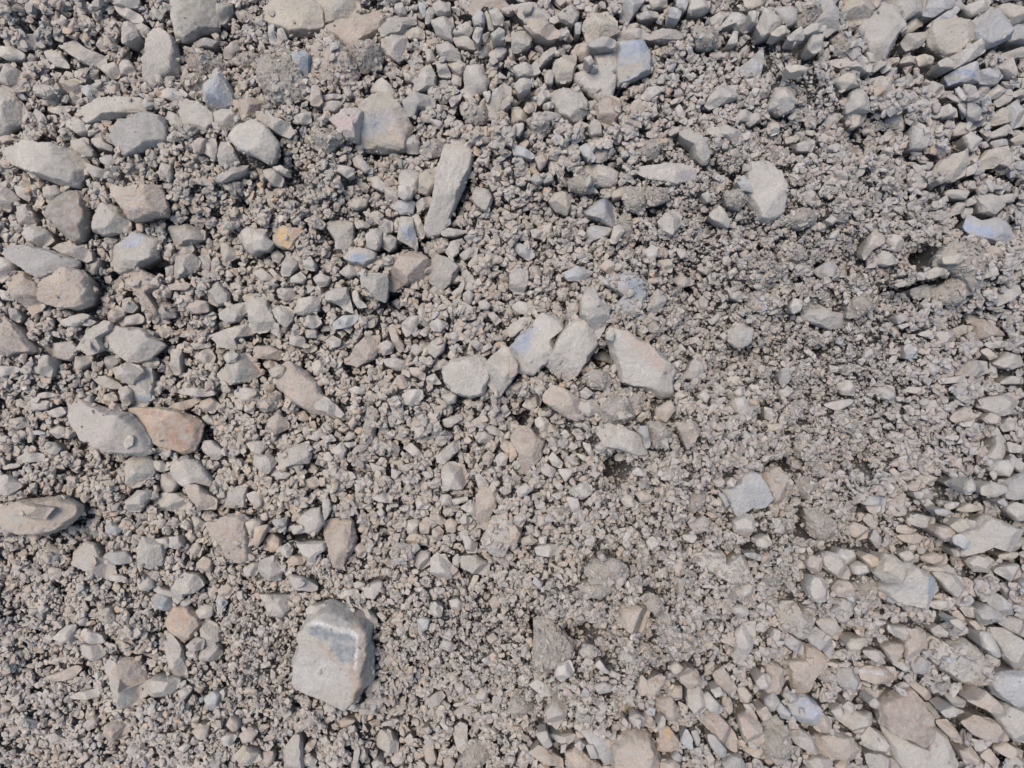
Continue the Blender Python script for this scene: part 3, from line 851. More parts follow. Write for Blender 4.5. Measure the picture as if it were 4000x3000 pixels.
w4 1530,1050 1590,1020 1660,1030 1620,1070 1550,1090
y4 1630,1090 1740,1030 1840,1060 1820,1090 1700,1110
e5 1450,1090 1540,1080 1590,1110 1570,1150 1470,1130
w6 1030,1060 1100,970 1200,960 1200,1050 1170,1130 1050,1140 # grey square stone with a pale lower edge @ pale-edged square stone
w4 860,1060 1010,1050 1010,1110 930,1140 880,1100
b5 800,960 880,950 1020,990 1020,1060 850,1050 810,1030
w6 1230,1170 1300,1130 1450,1160 1450,1240 1370,1250 1260,1220 # smooth pale brick shaped stone among dark gravel @ smooth small brick stone
k5 1120,1230 1190,1220 1270,1270 1220,1310 1120,1280
k5 690,1240 760,1200 870,1250 860,1330 790,1350 720,1310
e5 880,1340 930,1250 980,1340 970,1410 940,1420
g5 830,1170 870,1120 940,1150 950,1220 870,1230
k5 1110,1310 1280,1290 1350,1320 1280,1390 1170,1360
k5 1460,1290 1480,1240 1600,1230 1610,1350 1540,1360 1480,1320
y5 1590,1230 1680,1170 1800,1190 1790,1240 1650,1280 # rounded ochre stone on a big pale slab @ rounded ochre stone
w8 1640,1300 1800,1240 1900,1140 2060,1210 2200,1270 2170,1340 2090,1450 2000,1420 1900,1400 1720,1490 1680,1440 1760,1400 # largest pale slab with a pointed left half, at the right side @ largest pale slab
b5 1610,1320 1680,1300 1750,1360 1760,1410 1700,1430 1620,1380
c6 340,1100 440,1080 590,1220 590,1340 500,1360 380,1290
w5 200,1540 250,1510 340,1550 320,1600 220,1590
k4 340,1560 380,1490 460,1500 470,1600 390,1640
w7 470,1510 530,1460 610,1480 720,1620 700,1690 600,1670 500,1600 # pale egg shaped boulder at the edge of the earth clods @ pale egg shaped boulder
w5 600,1490 640,1430 740,1450 770,1510 700,1560 620,1540
o5 820,1500 880,1475 990,1510 960,1570 890,1590
w5 730,1580 800,1540 880,1570 880,1630 800,1659 740,1640
w5 1140,1470 1220,1440 1270,1500 1250,1560 1180,1560
k6 1320,1500 1440,1460 1550,1490 1550,1560 1440,1560 1360,1540
w6 1280,1640 1440,1580 1560,1570 1640,1659 1600,1720 1400,1700
y5 940,1640 1020,1480 1110,1500 1190,1640 1150,1720 1020,1710
w4 1590,1430 1660,1420 1680,1480 1620,1500
w6 1720,1540 1800,1480 1900,1490 2010,1570 1940,1630 1790,1620
y4 2000,1480 2090,1450 2190,1470 2100,1520 2010,1510
g6 1960,1620 2060,1570 2160,1560 2200,1659 2100,1700
T 3000 1500
c5 250,840 330,800 440,870 400,960 320,990 280,920
c5 40,1260 120,1220 250,1230 170,1290 80,1300
g3 260,150 300,130 350,180 300,190
w3 1260,740 1310,760 1310,800 1270,800
k4 1050,750 1090,730 1150,780 1140,820 1080,790
T 0 2250
w5 1180,60 1250,10 1310,30 1320,100 1270,130 1200,110
w4 1320,100 1350,90 1480,140 1470,200 1400,150 1330,140
w5 1490,100 1560,-20 1690,0 1740,90 1680,150 1610,150 1510,260 1480,200
e5 1310,190 1370,150 1460,180 1490,240 1460,300 1380,290 1320,260 # dark bluish rounded stone dusted white along its lower edge @ dark bluish dusted stone
o6 1440,340 1500,270 1600,270 1700,360 1720,420 1660,520 1580,570 1480,480 1430,420 # brown-orange speckled stone with a cream lower rim @ brown-orange speckled stone
w4 1660,340 1740,250 1820,270 1830,330 1800,370 1690,360
w5 1730,470 1770,380 1860,430 1910,550 1830,600 1750,580 # light pear shaped stone pointing up @ light pear shaped stone
k4 1880,120 1960,70 2020,120 1960,200 1890,170
b3 1870,180 1900,160 1960,230 1900,340 1870,260
w3 2040,150 2090,130 2120,240 2070,220
w3 1790,100 1850,120 1860,200 1810,180
e3 1550,230 1610,195 1660,220 1620,260 1560,260
w5 1700,690 1760,600 1880,600 1910,680 1870,730 1740,740 
w4 1600,660 1700,650 1700,710 1620,710
w5 1400,560 1470,520 1560,640 1600,830 1610,880 1500,890 1450,740 # long dusty pale ridge of stone lying diagonally @ long dusty pale ridge
c5 860,290 930,290 980,370 960,410 870,400
e3 650,390 700,340 750,380 740,430 680,430
w5 450,540 560,440 640,430 620,560 540,575
w5 690,500 720,460 860,520 890,580 800,590 720,560
g5 700,600 850,600 900,680 830,730 720,700
k7 920,750 1020,730 1180,730 1220,820 1280,910 1190,960 1080,970 1000,870 # brown velvety looking boulder half buried in grit @ brown velvety boulder
w6 880,780 960,750 1030,880 1080,970 1200,960 1280,910 1240,1050 1150,1120 1000,1150 980,1020 900,860
g6 1250,1000 1320,880 1400,900 1530,900 1530,960 1450,1040 1300,1050 # grey saddle stone right of the brown velvety boulder @ grey saddle stone
w3 1530,1000 1590,970 1650,990 1600,1060 1550,1060
y3 1830,960 1850,880 1895,900 1880,960 1850,1000 # tiny cream bean shaped pebble @ cream bean shaped pebble
w2 1900,1000 1930,980 1950,1020 1920,1100
b5 1760,1060 1830,1010 1890,1040 1880,1120 1820,1170 1770,1110
k5 890,1370 900,1300 1000,1250 1090,1300 1120,1350 1000,1410 920,1430 # brown cap shaped stone with a pink lower rim @ brown cap shaped stone
k5 700,1290 800,1210 840,1250 820,1310 750,1340
w3 1160,1190 1210,1150 1240,1210 1220,1280
w4 570,1060 700,1000 880,980 880,1040 700,1070
w3 280,940 350,910 380,950 310,970
k5 380,880 500,840 640,780 700,800 620,890 460,910
T 0 2250
k4 1660,1350 1720,1290 1800,1310 1790,1390 1740,1420
k4 1950,1300 1990,1220 2050,1260 2060,1320 2000,1350
w4 1900,1410 1960,1370 2040,1390 2000,1460 1930,1480
k5 2070,1370 2150,1310 2220,1350 2180,1430 2100,1440
y5 2000,1580 2100,1480 2212,1540 2250,1600 2130,1640
w3 1260,1560 1300,1490 1330,1530 1300,1590
w4 1530,1630 1640,1640 1640,1680 1530,1680
k4 660,1600 740,1540 760,1580 700,1620
w3 1540,1490 1600,1450 1640,1470 1600,1520
w4 310,270 360,250 410,290 350,340
w3 930,0 1030,-10 1090,20 1040,50 970,40
g4 1590,620 1680,540 1760,560 1740,640 1640,650
g4 380,1390 460,1370 560,1420 520,1460 430,1440
T 1000 2250
x8 440,360 620,260 700,270 800,300 880,350 940,400 970,480 970,900 900,960 880,1030 800,1070 700,1060 560,990 400,950 340,880 340,740 380,600 410,470 # largest boulder, with a slate blue face edged by a white quartz line @ white veined blue-faced boulder
w5 20,180 140,180 300,180 290,280 220,360 150,340 80,270 # pale block above left of the white veined blue-faced boulder @ pale oblong by the veined boulder
w4 430,290 470,260 600,250 610,280 520,330 440,330
g4 280,-10 400,20 530,100 500,140 330,110 290,60 
w5 690,150 760,120 870,120 880,160 800,210 720,190
w5 930,140 950,90 1080,50 1090,90 1030,190 950,190
w4 830,70 880,50 940,70 920,130 850,100
w4 730,0 830,-10 830,60 780,70
g5 870,240 930,250 1040,380 1040,450 980,420 900,310
w3 1040,330 1080,310 1130,360 1100,400
w4 1500,270 1540,230 1610,280 1600,350 1540,360
w4 1670,220 1740,200 1800,250 1760,300 1690,290
k4 2010,230 2060,170 2110,210 2110,270 2050,300
b4 1390,380 1440,360 1500,380 1480,460 1410,490
w3 1210,460 1260,430 1290,480 1280,540 1230,520
w5 1580,620 1620,550 1680,560 1730,630 1680,650
g4 1630,500 1670,460 1720,490 1680,560 1620,530
k4 1990,530 2050,500 2090,540 2070,600 2010,570
w5 1710,940 1760,900 1830,990 1820,1030 1740,1000 # pale pebble sitting above a curved thin shard @ pale pebble on the thin shard
g3 1660,960 1690,920 1700,970 1680,1000
g5 1470,1080 1540,1020 1600,1000 1630,1050 1580,1110 1510,1140
w4 1580,1110 1620,1080 1680,1120 1660,1160
w4 1680,1120 1860,1060 1850,1020 1870,1080 1740,1130
g5 1900,1060 1940,960 2000,990 2000,1080 1950,1110
g2 1380,690 1450,690 1430,720 1390,720
w6 1020,1430 1080,1340 1160,1360 1220,1450 1220,1520 1160,1530 1070,1480 # pale stone like a folded hat near the lower edge @ pale folded hat stone
w4 1280,1420 1330,1370 1370,1420 1340,1500
w5 1700,1340 1760,1280 1820,1300 1830,1440 1810,1560 1740,1500 # elongated pale tan upright stone in the gravel at the bottom @ elongated upright gravel stone
w3 1580,1270 1620,1270 1700,1320 1690,1350 1620,1320
w4 230,1520 310,1400 370,1400 390,1500 400,1659 250,1700 # large pale faceted stone at the lower edge @ pale faceted lower stone
k4 20,1610 60,1530 140,1530 150,1600 90,1660
w4 400,1590 440,1540 520,1600 500,1650 420,1640
k4 400,1530 440,1450 520,1410 500,1480 450,1530
g3 880,1570 920,1480 960,1560 920,1620
k5 1440,1480 1520,1480 1560,1580 1520,1650 1470,1600
k3 1560,1620 1590,1510 1620,1540 1600,1650
k4 1620,1600 1680,1560 1720,1620 1700,1680 1630,1670
c6 1730,1650 1800,1560 1880,1440 1980,1460 2020,1520 1980,1600 1900,1700 1750,1720
w4 1170,1570 1220,1530 1290,1560 1270,1630 1200,1650
w3 1000,1620 1050,1590 1100,1620 1080,1659 1010,1659
w2 1305,1560 1340,1540 1365,1570 1340,1620 1310,1600 # bright white glinting chip at the lower edge @ bright white chip
w4 580,1140 630,1070 690,1160 640,1180
w3 780,1150 830,1090 870,1130 840,1170
w3 210,1200 260,1150 310,1190 260,1240
w3 350,1280 390,1250 420,1310 390,1350
g3 520,1280 570,1270 600,1310 550,1330
w3 560,1420 600,1390 640,1440 600,1480
k4 690,1260 760,1230 860,1250 800,1310 720,1300
w4 1080,1280 1180,1240 1240,1250 1180,1290 1100,1300
e4 1440,1320 1490,1300 1520,1340 1480,1370 1450,1350
b3 1540,1320 1580,1300 1600,1340 1560,1370
g3 120,800 160,840 180,920 140,930
w3 20,760 110,740 120,780 40,800
g3 830,1659 850,1500 890,1480 890,1560 870,1659
g3 1310,200 1340,160 1350,220 1310,250
w3 2010,380 2060,350 2100,380 2050,410
y4 1830,110 1880,0 1930,0 1890,100 1840,120
T 2000 2250
c6 200,400 350,400 500,570 520,640 440,760 350,800 200,790 # tall tan clod crusted with crumbs @ tall tan clod
w5 370,860 400,770 500,740 540,830 430,920
k6 900,370 910,260 1040,240 1170,270 1190,320 1130,480 1060,500 980,450 # pink-brown knobbly boulder right below the black hole @ pink-brown knobbly boulder
c6 1110,200 1200,160 1260,190 1370,370 1370,430 1300,400 1180,270
c6 570,100 650,60 780,60 880,30 890,110 760,190 650,160
k4 890,40 900,-20 990,-20 980,60 910,120
b3 180,60 200,10 270,60 240,115
c5 600,640 640,590 720,620 750,680 680,720 610,690
w4 720,780 760,730 850,850 800,840
w5 820,840 870,820 950,860 900,890
w6 1930,500 2000,420 2110,410 2110,540 2030,700 1980,820 1930,700 # pale icicle shaped stone pointing straight down @ icicle shaped stone
w5 1870,290 1950,250 2030,260 2050,330 1980,370
w5 1540,340 1600,310 1660,350 1620,480 1570,440
w6 1910,150 1950,90 2050,60 2110,120 2080,170 1980,190
w3 1640,100 1700,60 1780,110
w4 1340,630 1440,615 1430,700 1400,700
w5 1440,690 1540,620 1560,680 1480,730
w5 1370,780 1420,740 1490,800 1480,860 1430,880 1380,830
k5 1450,880 1530,810 1600,820 1640,930 1520,970 1460,920 # two-tone stone with brown top and pale wedge base @ brown topped wedge base stone
w6 1520,1080 1530,980 1630,960 1680,1100 1690,1140 1610,1230 1520,1120 # pale pink hexagon shaped stone with a bright fleck @ hexagon stone with a bright fleck
k5 1180,910 1260,870 1330,880 1270,1000 1200,1050 1170,1000
o3 1210,920 1260,870 1300,880 1250,950 1200,960
k6 1210,1070 1290,1040 1380,1050 1440,1150 1430,1230 1380,1260 1290,1210 # smooth oval brown-grey cobble in the lower gravel @ oval brown-grey cobble
k4 1370,1030 1410,960 1470,960 1470,1060 1410,1080
g5 1650,1050 1700,1010 1820,1140 1820,1190 1740,1200 1680,1140
k5 1740,860 1830,800 1930,940 1930,1020 1870,1020 1780,950
w4 1720,990 1800,970 1840,1040 1760,1050
k4 1830,1050 1890,1060 1910,1150 1880,1200 1820,1120
k7 1620,1250 1680,1190 1780,1200 1890,1310 1950,1430 1940,1530 1890,1510 1760,1380 # large brown oblong boulder lying diagonally near the bottom @ brown diagonal boulder
e6 1690,1380 1760,1390 1850,1500 1850,1560 1790,1570 1720,1480
k6 1970,1230 2050,1180 2100,1200 2190,1380 2180,1450 2120,1490 2020,1420 1980,1330 # tall cream and brown cobble like a boot @ boot shaped cobble
y5 1960,1450 2040,1480 2170,1490 2200,1560 2160,1590 2050,1540
k4 1950,980 2010,960 2080,1040 2060,1090 1980,1090
w4 2000,1110 2080,1110 2110,1160 2060,1210
k4 2020,900 2060,880 2090,960 2060,990
w5 2110,920 2180,860 2240,880 2230,980 2140,980
k5 2120,1180 2200,1140 2240,1200 2180,1270
k5 900,1160 950,1090 1020,1080 1045,1110 950,1210 890,1260
w5 720,1250 740,1120 800,1080 830,1140 780,1210
g5 290,1180 360,1050 470,1030 470,1200 390,1330 320,1270
w5 150,950 220,890 370,960 380,1020 270,1030
c6 0,1060 60,1040 180,1090 170,1180 40,1230 -20,1160
b7 560,1310 680,1330 800,1400 850,1480 980,1600 900,1620 800,1620 690,1480 640,1400 # blue-white blade shaped slab lying on a tan boulder @ blue-white blade slab
e5 640,1470 700,1460 740,1540 740,1580 680,1570
k8 880,1480 960,1390 1050,1350 1160,1350 1220,1440 1280,1600 1270,1740 1120,1800 950,1760 880,1640 # big tan round-headed boulder at the bottom edge @ tan round-headed boulder
k7 470,1540 560,1500 650,1560 760,1640 780,1720 600,1760 490,1680
k6 150,1540 230,1480 300,1500 430,1590 440,1670 380,1640 250,1600 # brown and cream loaf shaped cobble at the bottom edge @ brown loaf cobble
w5 310,1375 420,1380 540,1370 550,1410 470,1460 400,1430 # pale handle shaped flake @ pale handle shaped flake
g4 210,1370 300,1350 350,1460 300,1490 240,1430
k4 550,1350 610,1330 640,1390 580,1430
w4 540,1470 590,1430 630,1470 600,1520
w3 420,1530 430,1470 470,1460 460,1520
o7 1260,1500 1290,1330 1360,1320 1440,1420 1430,1480 1320,1520 # ochre tinged stone right of the tan round-headed boulder @ ochre tinged stone
g4 1260,1310 1300,1210 1330,1240 1310,1350
k5 1110,1200 1180,1180 1240,1260 1230,1330 1150,1300
c5 1020,1230 1080,1200 1150,1240 1130,1300 1060,1310
k3 950,1270 970,1230 1030,1290 1020,1330
b5 1460,1430 1510,1330 1560,1400 1560,1510 1500,1480
g5 1550,1350 1600,1340 1630,1420 1600,1480
e5 1380,1560 1430,1520 1470,1560 1460,1610 1400,1610
w5 1660,1560 1700,1500 1750,1580 1750,1650 1700,1659
e6 1820,1620 1900,1550 1980,1560 2010,1640 1980,1700 1850,1700
k5 1290,1620 1400,1600 1460,1659 1400,1700 1300,1700
k4 50,1600 80,1530 140,1540 130,1600 90,1659
k5 1080,960 1120,860 1180,920 1160,1020 1110,1040
c4 1020,1110 1100,1050 1100,1190 1050,1200
e4 700,960 790,920 880,950 850,1000 760,1020
c5 920,700 1000,620 1090,680 1070,780 970,770
T 3000 2250
w6 350,110 390,10 470,20 520,110 540,200 450,230 380,200 # pale bell shaped stone above the gravel slope @ pale bell shaped stone
k5 560,110 620,50 700,50 750,150 680,190 590,170
w5 540,200 640,190 760,190 760,240 720,310 620,280 # pale tilted trapezoid stone @ pale tilted trapezoid
w4 560,320 640,310 720,330 690,410 620,390
c6 750,80 860,20 960,60 970,130 850,200 780,170
w8 960,110 1060,-20 1230,-100 1390,0 1480,110 1440,190 1350,270 1230,240 1080,210 # large white-edged faceted boulder with a bluish right side @ white-edged faceted boulder
w6 1440,-20 1560,-20 1680,20 1710,120 1640,190 1540,120
w6 80,310 150,240 240,240 290,320 430,250 440,310 340,480 270,520 170,470 # pale U-shaped rock with a cleft in its upper side @ pale cleft rock
w5 420,400 500,350 580,370 640,490 530,510 480,480
w4 30,530 60,460 110,480 120,530 80,585
e6 110,560 200,510 290,570 310,620 300,690 190,630
k4 80,660 140,610 210,660 120,710
e6 330,500 420,450 530,520 570,640 540,720 470,640 370,590
k8 170,740 320,690 310,620 400,610 510,700 480,770 400,860 370,960 240,1050 200,900 # large pinkish tan angular rock with a bent outline @ bent pinkish tan rock
k6 -20,770 60,750 120,800 140,910 80,1000 -20,990
w6 170,1100 240,1060 330,1040 420,1110 470,1200 450,1270 370,1300 240,1240 190,1170 # light bluish speckled boulder under the bent pinkish tan rock @ light bluish speckled boulder
k6 440,1280 480,1200 560,1270 550,1340 470,1360 400,1320
b4 70,1140 110,1100 190,1180 190,1250 120,1230
e5 600,880 640,810 740,800 790,870 790,950 740,1000 640,960
k5 800,820 870,790 1090,800 1120,860 1080,920 960,930 830,900 # smooth loaf stone with a pale stripe along its middle @ pale striped loaf stone
w5 800,980 890,960 1010,1000 1020,1070 940,1070 850,1040
y5 690,590 730,550 830,545 860,590 780,640 710,640
w5 1060,490 1100,440 1200,440 1250,500 1200,580 # pale pentagon stone leaning on a brown-topped stone @ pale leaning pentagon
k5 1210,470 1300,470 1365,530 1340,620 1260,750 1200,700 1200,580 1250,510
k6 1000,620 1060,590 1200,590 1200,690 1090,750 # brown topped helmet shaped stone @ brown helmet stone
w5 1080,760 1170,720 1250,780 1200,840
e6 1250,770 1320,690 1420,760 1350,850 1270,840
g5 820,650 940,640 1030,760 960,760 860,700
w8 1330,600 1420,520 1560,590 1700,560 1840,660 1940,800 1890,930 1800,940 1650,910 1460,770 # very large pale slab strewn with grit, at the lower right @ grit strewn slab
e4 1340,660 1390,650 1420,690 1370,700
w5 1420,470 1490,430 1560,490 1540,530 1450,520
k5 1590,330 1650,300 1730,400 1720,430 1640,380
g5 1670,280 1760,260 1820,300 1800,370 1720,350
e6 1810,310 1900,260 2000,310 2010,370 1900,430 1830,390
b6 1900,190 1990,160 2090,230 2130,330 2040,350 1930,260
w5 1390,240 1480,210 1590,220 1610,260 1540,300 1440,280
k4 1430,180 1500,150 1550,180 1500,210
g5 1580,390 1660,380 1740,470 1700,490 1620,440
k5 1740,400 1800,390 1860,480 1830,500 
w5 1840,500 1920,490 2020,690 1980,710 1870,620
g8 1990,400 2100,360 2240,370 2250,540 2100,480
w8 1940,470 2080,480 2260,600 2270,830 2160,820 2050,700 
b8 1920,900 2050,850 2250,830 2280,1170 2080,1090 1970,1030 # big dark blue-grey boulder at the right edge @ dark blue-grey edge boulder
w8 2000,1240 2080,1130 2260,1180 2280,1470 2120,1410 2050,1330
k8 980,1120 1100,1040 1230,980 1300,1060 1340,1140 1430,1250 1420,1400 1350,1470 1150,1380 1010,1290 # big brown faced pyramid rock at the lower right @ brown faced pyramid rock
w8 1010,1290 1150,1380 1360,1480 1420,1290 1530,1380 1620,1620 1600,1740 1250,1760 1090,1560
w6 830,1410 900,1330 990,1370 1070,1500 1070,1560 1000,1550 850,1480 # pale stone like a guitar pick @ guitar pick stone
w6 590,1240 680,1190 890,1190 900,1260 860,1350 780,1380 700,1310 # broad grey lumpy stone left of the brown faced pyramid rock @ broad grey lumpy stone
w4 650,1130 700,1090 770,1130 750,1180 670,1170
g5 550,1170 640,1110 650,1180 600,1240
k8 400,1410 550,1360 720,1400 790,1500 800,1590 650,1580 440,1540 # long tan angular rock near the bottom edge @ long tan angular rock
g6 190,1380 280,1330 380,1390 440,1540 400,1540 230,1440
c8 0,1250 90,1240 180,1360 200,1500 170,1590 110,1630 0,1560 -60,1400
w5 1610,970 1740,940 1830,980 1830,1060 1780,1090 1680,1040
k6 1740,1090 1830,1080 1900,1010 2020,1120 2020,1180 1980,1210 1860,1140
w5 1530,1030 1590,1010 1710,1080 1700,1140 1600,1120
k7 1700,1280 1800,1220 1950,1250 2080,1370 2080,1430 1970,1430 1800,1380 # broad cream-brown cobble in the lower right corner @ cream-brown corner cobble
k5 1210,930 1260,900 1380,980 1420,1060 1370,1080 1290,1000
k6 1450,1260 1560,1250 1650,1370 1690,1440 1620,1440 1520,1340
k5 1680,1530 1770,1490 1820,1560 1820,1640 1720,1630
g5 1340,1100 1400,1100 1500,1230 1430,1230
g6 860,1560 980,1540 1160,1640 1100,1700 900,1700
g6 320,1620 420,1560 540,1590 560,1680 400,1720
k5 580,1640 660,1590 710,1659 640,1700
k3 490,760 560,750 680,770 600,800
T 3000 2250
k5 1960,1500 2060,1440 2212,1520 2212,1600 2060,1560
k5 1840,1560 1920,1500 2000,1600 1980,1680
g5 1700,1180 1600,1130 1500,1180 1560,1230
g5 880,1100 930,1060 970,1100 940,1150 890,1130
e5 -20,1070 60,1020 100,1080 80,1160 -20,1200
"""
stones = []
ox = oy = 0; sc = 1 / 2.212
for line in DATA.strip().splitlines():
    t = line.split()
    if not t: continue
    if t[0] == 'T': ox, oy, sc = float(t[1]), float(t[2]), 1 / 2.212; continue
    if t[0] == 'P': ox = oy = 0.0; sc = 1.0; continue
    label = short = None
    if '#' in line:
        body, rest = line.split('#', 1)
        label, short = [s.strip() for s in rest.split('@')]
        t = body.split()
    P = np.array([[float(v) for v in q.split(',')] for q in t[1:]])
    P = P * sc + (ox, oy)
    x, y = P[:, 0], P[:, 1]; x2, y2 = np.roll(x, -1), np.roll(y, -1)
    cr = x * y2 - x2 * y; A = cr.sum() / 2
    if abs(A) < 60: continue
    cx = ((x + x2) * cr).sum() / (6 * A); cy = ((y + y2) * cr).sum() / (6 * A)
    if A < 0: P = P[::-1]
    d = P - (cx, cy); ev, evec = np.linalg.eigh(d.T @ d)
    e1 = d @ evec[:, 1]; e0 = d @ evec[:, 0]
    stones.append(dict(c=t[0][0], P=P, area=abs(A), cx=cx, cy=cy, label=label, short=short,
                       aspect=(e1.max() - e1.min()) / max(1e-6, e0.max() - e0.min())))
inside = lambda s: -30 < s['cx'] < 4030 and -30 < s['cy'] < 3030
named = [s for s in stones if s['short']]
rest = sorted([s for s in stones if not s['short'] and inside(s)], key=lambda s: -s['area'])
things = named + rest[:300 - len(named)]
for s in stones: s['thing'] = False
for s in things: s['thing'] = True

# colour patches that stones really have: landmark name -> (photo x, y, rx, ry, angle, colour, softness)
PATCH = {
 'two-tone mossy block': [(790, 60, 95, 110, 0, (.19, .175, .14), .25)],
 'pointed bluish triangle': [(845, 390, 30, 60, 0, (.22, .27, .34), .6)],
 'large tan boulder': [(1510, 480, 60, 40, 0, (.25, .25, .26), .6), (1560, 520, 45, 60, 0, (.42, .33, .24), .7), (1440, 500, 25, 40, 0, (.27, .29, .32), .7)],
 'pink wedge': [(1350, 475, 40, 25, 0, (.47, .33, .31), .7)],
 'blue grey lump': [(1185, 230, 30, 35, 0, (.17, .25, .34), .6)],
 'large blue grey stone': [(2480, 190, 60, 40, 0.5, (.24, .30, .39), .7), (2440, 280, 60, 20, 0.4, (.40, .34, .24), .6)],
 'brown crusted lump': [(2410, 430, 25, 60, 0.5, (.40, .25, .17), .5)],
 'long pale slab': [(2690, 680, 38, 22, 0.2, (.24, .22, .25), .25)],
 'dark arrowhead shaped stone': [(2860, 80, 45, 22, 0.3, (.40, .38, .34), .4)],
 'blue striped stone': [(3760, 275, 60, 16, -0.4, (.16, .23, .35), .3), (3740, 315, 50, 6, -0.4, (.22, .28, .38), .3)],
 'half brown standing stone': [(300, 830, 42, 95, -0.1, (.27, .20, .15), .2)],
 'brown split stone': [(135, 1130, 35, 80, 0.2, (.25, .17, .11), .4)],
 'pale faceted stone': [(520, 940, 45, 25, 0.4, (.36, .39, .45), .7)],
 'brown wedge at the edge': [(30, 1350, 45, 60, -0.9, (.30, .235, .19), .3)],
 'pale pink-sided triangle': [(985, 1420, 14, 60, 0.4, (.42, .28, .22), .4)],
 'orange stained stone': [(1112, 930, 22, 40, 0.3, (.66, .38, .12), .6), (1165, 905, 22, 30, 0, (.48, .27, .15), .6)],
 'pale oval with a blue patch': [(1400, 1010, 35, 18, 0, (.22, .29, .37), .7)],
 'sharp standing wedge': [(1590, 905, 22, 28, 0, (.20, .27, .35), .7)],
 'brown rimmed flagstone': [(1170, 1450, 90, 16, -0.9, (.37, .27, .22), .4)],
 'blue cheeked boulder': [(2480, 1130, 38, 34, 0, (.16, .21, .27), .5)],
 'smooth boulder with blue flank': [(2040, 1330, 35, 60, -0.6, (.22, .26, .33), .6)],
 'very large tan boulder': [(2520, 1370, 120, 25, -0.75, (.42, .31, .24), .6)],
 'blue grey triangle': [(2370, 800, 20, 40, 0.2, (.20, .24, .32), .6)],
 'ragged bluish plate': [(3840, 900, 60, 25, -0.3, (.27, .34, .47), .7)],
 'rusty two-coloured stone': [(705, 1680, 62, 75, 0.35, (.34, .20, .125), .2), (590, 1612, 60, 12, -0.2, (.36, .22, .14), .3)],
 'blue-tinted standing stone': [(565, 1560, 35, 18, 0, (.30, .40, .48), .6)],
 'bent thumb boulder': [(925, 2055, 50, 60, 0.2, (.36, .26, .20), .4)],
 'broad low stone': [(70, 2020, 40, 20, 0, (.36, .33, .27), .6)],
 'square brown-shaded stone': [(1810, 1850, 20, 50, 0, (.35, .26, .21), .5)],
 'squarish pale stone': [(1812, 1860, 16, 45, 0.2, (.36, .26, .20), .5)],
 'brown topped kite shaped stone': [(2040, 1700, 60, 30, -0.3, (.30, .22, .17), .4)],
 'brown topped kite': [(2040, 1700, 60, 30, -0.3, (.30, .22, .17), .4)],
 'dark bluish dusted stone': [(635, 2345, 30, 24, 0, (.17, .20, .23), .5), (620, 2378, 40, 10, 0, (.42, .42, .42), .5)],
 'brown-orange speckled stone': [(710, 2410, 42, 42, 0, (.33, .20, .115), .3)],
 'white veined blue-faced boulder': [(1335, 2400, 115, 42, -0.25, (.22, .215, .20), .3), (1400, 2560, 35, 150, 0.05, (.29, .22, .16), .35),
      (1290, 2465, 98, 27, -0.18, (.13, .16, .18), .2), (1350, 2530, 48, 62, -0.5, (.13, .16, .185), .2), (1230, 2625, 105, 60, 0, (.45, .42, .37), .3),
      (1300, 2555, 75, 8, -0.75, (.38, .27, .19), .8), (1395, 2700, 22, 60, 0, (.36, .24, .15), .4), (1190, 2570, 70, 28, 0, (.36, .33, .29), .3)],
 'tan round-headed boulder': [(2490, 2870, 60, 22, 0, (.34, .25, .19), .5), (2560, 2940, 15, 70, 0, (.33, .22, .16), .5)],
 'ochre tinged stone': [(2610, 2860, 22, 20, -0.5, (.55, .32, .12), .5)],
 'brown topped wedge base stone': [(2700, 2630, 40, 30, 0, (.27, .20, .16), .2)],
 'brown diagonal boulder': [(2810, 2830, 70, 30, -0.75, (.36, .26, .21), .5)],
 'boot shaped cobble': [(2920, 2800, 28, 28, 0, (.36, .25, .18), .5)],
 'brown loaf cobble': [(2170, 2950, 26, 60, 0.75, (.36, .23, .15), .4)],
 'brown faced pyramid rock': [(3550, 2810, 130, 110, -0.5, (.285, .215, .175), .25)],
 'large white-edged boulder': [(3520, 2280, 30, 30, 0, (.30, .29, .30), .5)],
 'white-edged faceted boulder': [(3490, 2275, 35, 28, 0, (.27, .265, .27), .4), (3640, 2290, 28, 45, 0.2, (.34, .37, .44), .4)],
 'pale striped loaf stone': [(3440, 2628, 75, 8, 0.05, (.45, .43, .42), .3)],
 'brown helmet stone': [(3500, 2530, 45, 14, 0, (.28, .21, .16), .3)],
 'light bluish speckled boulder': [(3150, 2780, 60, 50, 0, (.33, .36, .42), .6)],
 'brown cap shaped stone': [(450, 2830, 42, 26, 0.1, (.22, .16, .13), .3)],
 'brown velvety boulder': [(510, 2620, 60, 60, 0, (.26, .20, .155), .4)],
 'brown topped': [],
}

# ------------------------------------------------------------------ terrain of the heap
CELL = 0.0025
X0, X1, Y0, Y1 = -1.55, 1.55, -1.25, 1.25
NX, NY = int((X1 - X0) / CELL), int((Y1 - Y0) / CELL)
gx = X0 + (np.arange(NX) + .5) * CELL
gy = Y0 + (np.arange(NY) + .5) * CELL
GX, GY = np.meshgrid(gx, gy)
def oct_noise(cell_m, amp):
    a = rng.standard_normal((int((Y1 - Y0) / cell_m) + 3, int((X1 - X0) / cell_m) + 3))
    return smooth_up(a, NY, NX) * amp
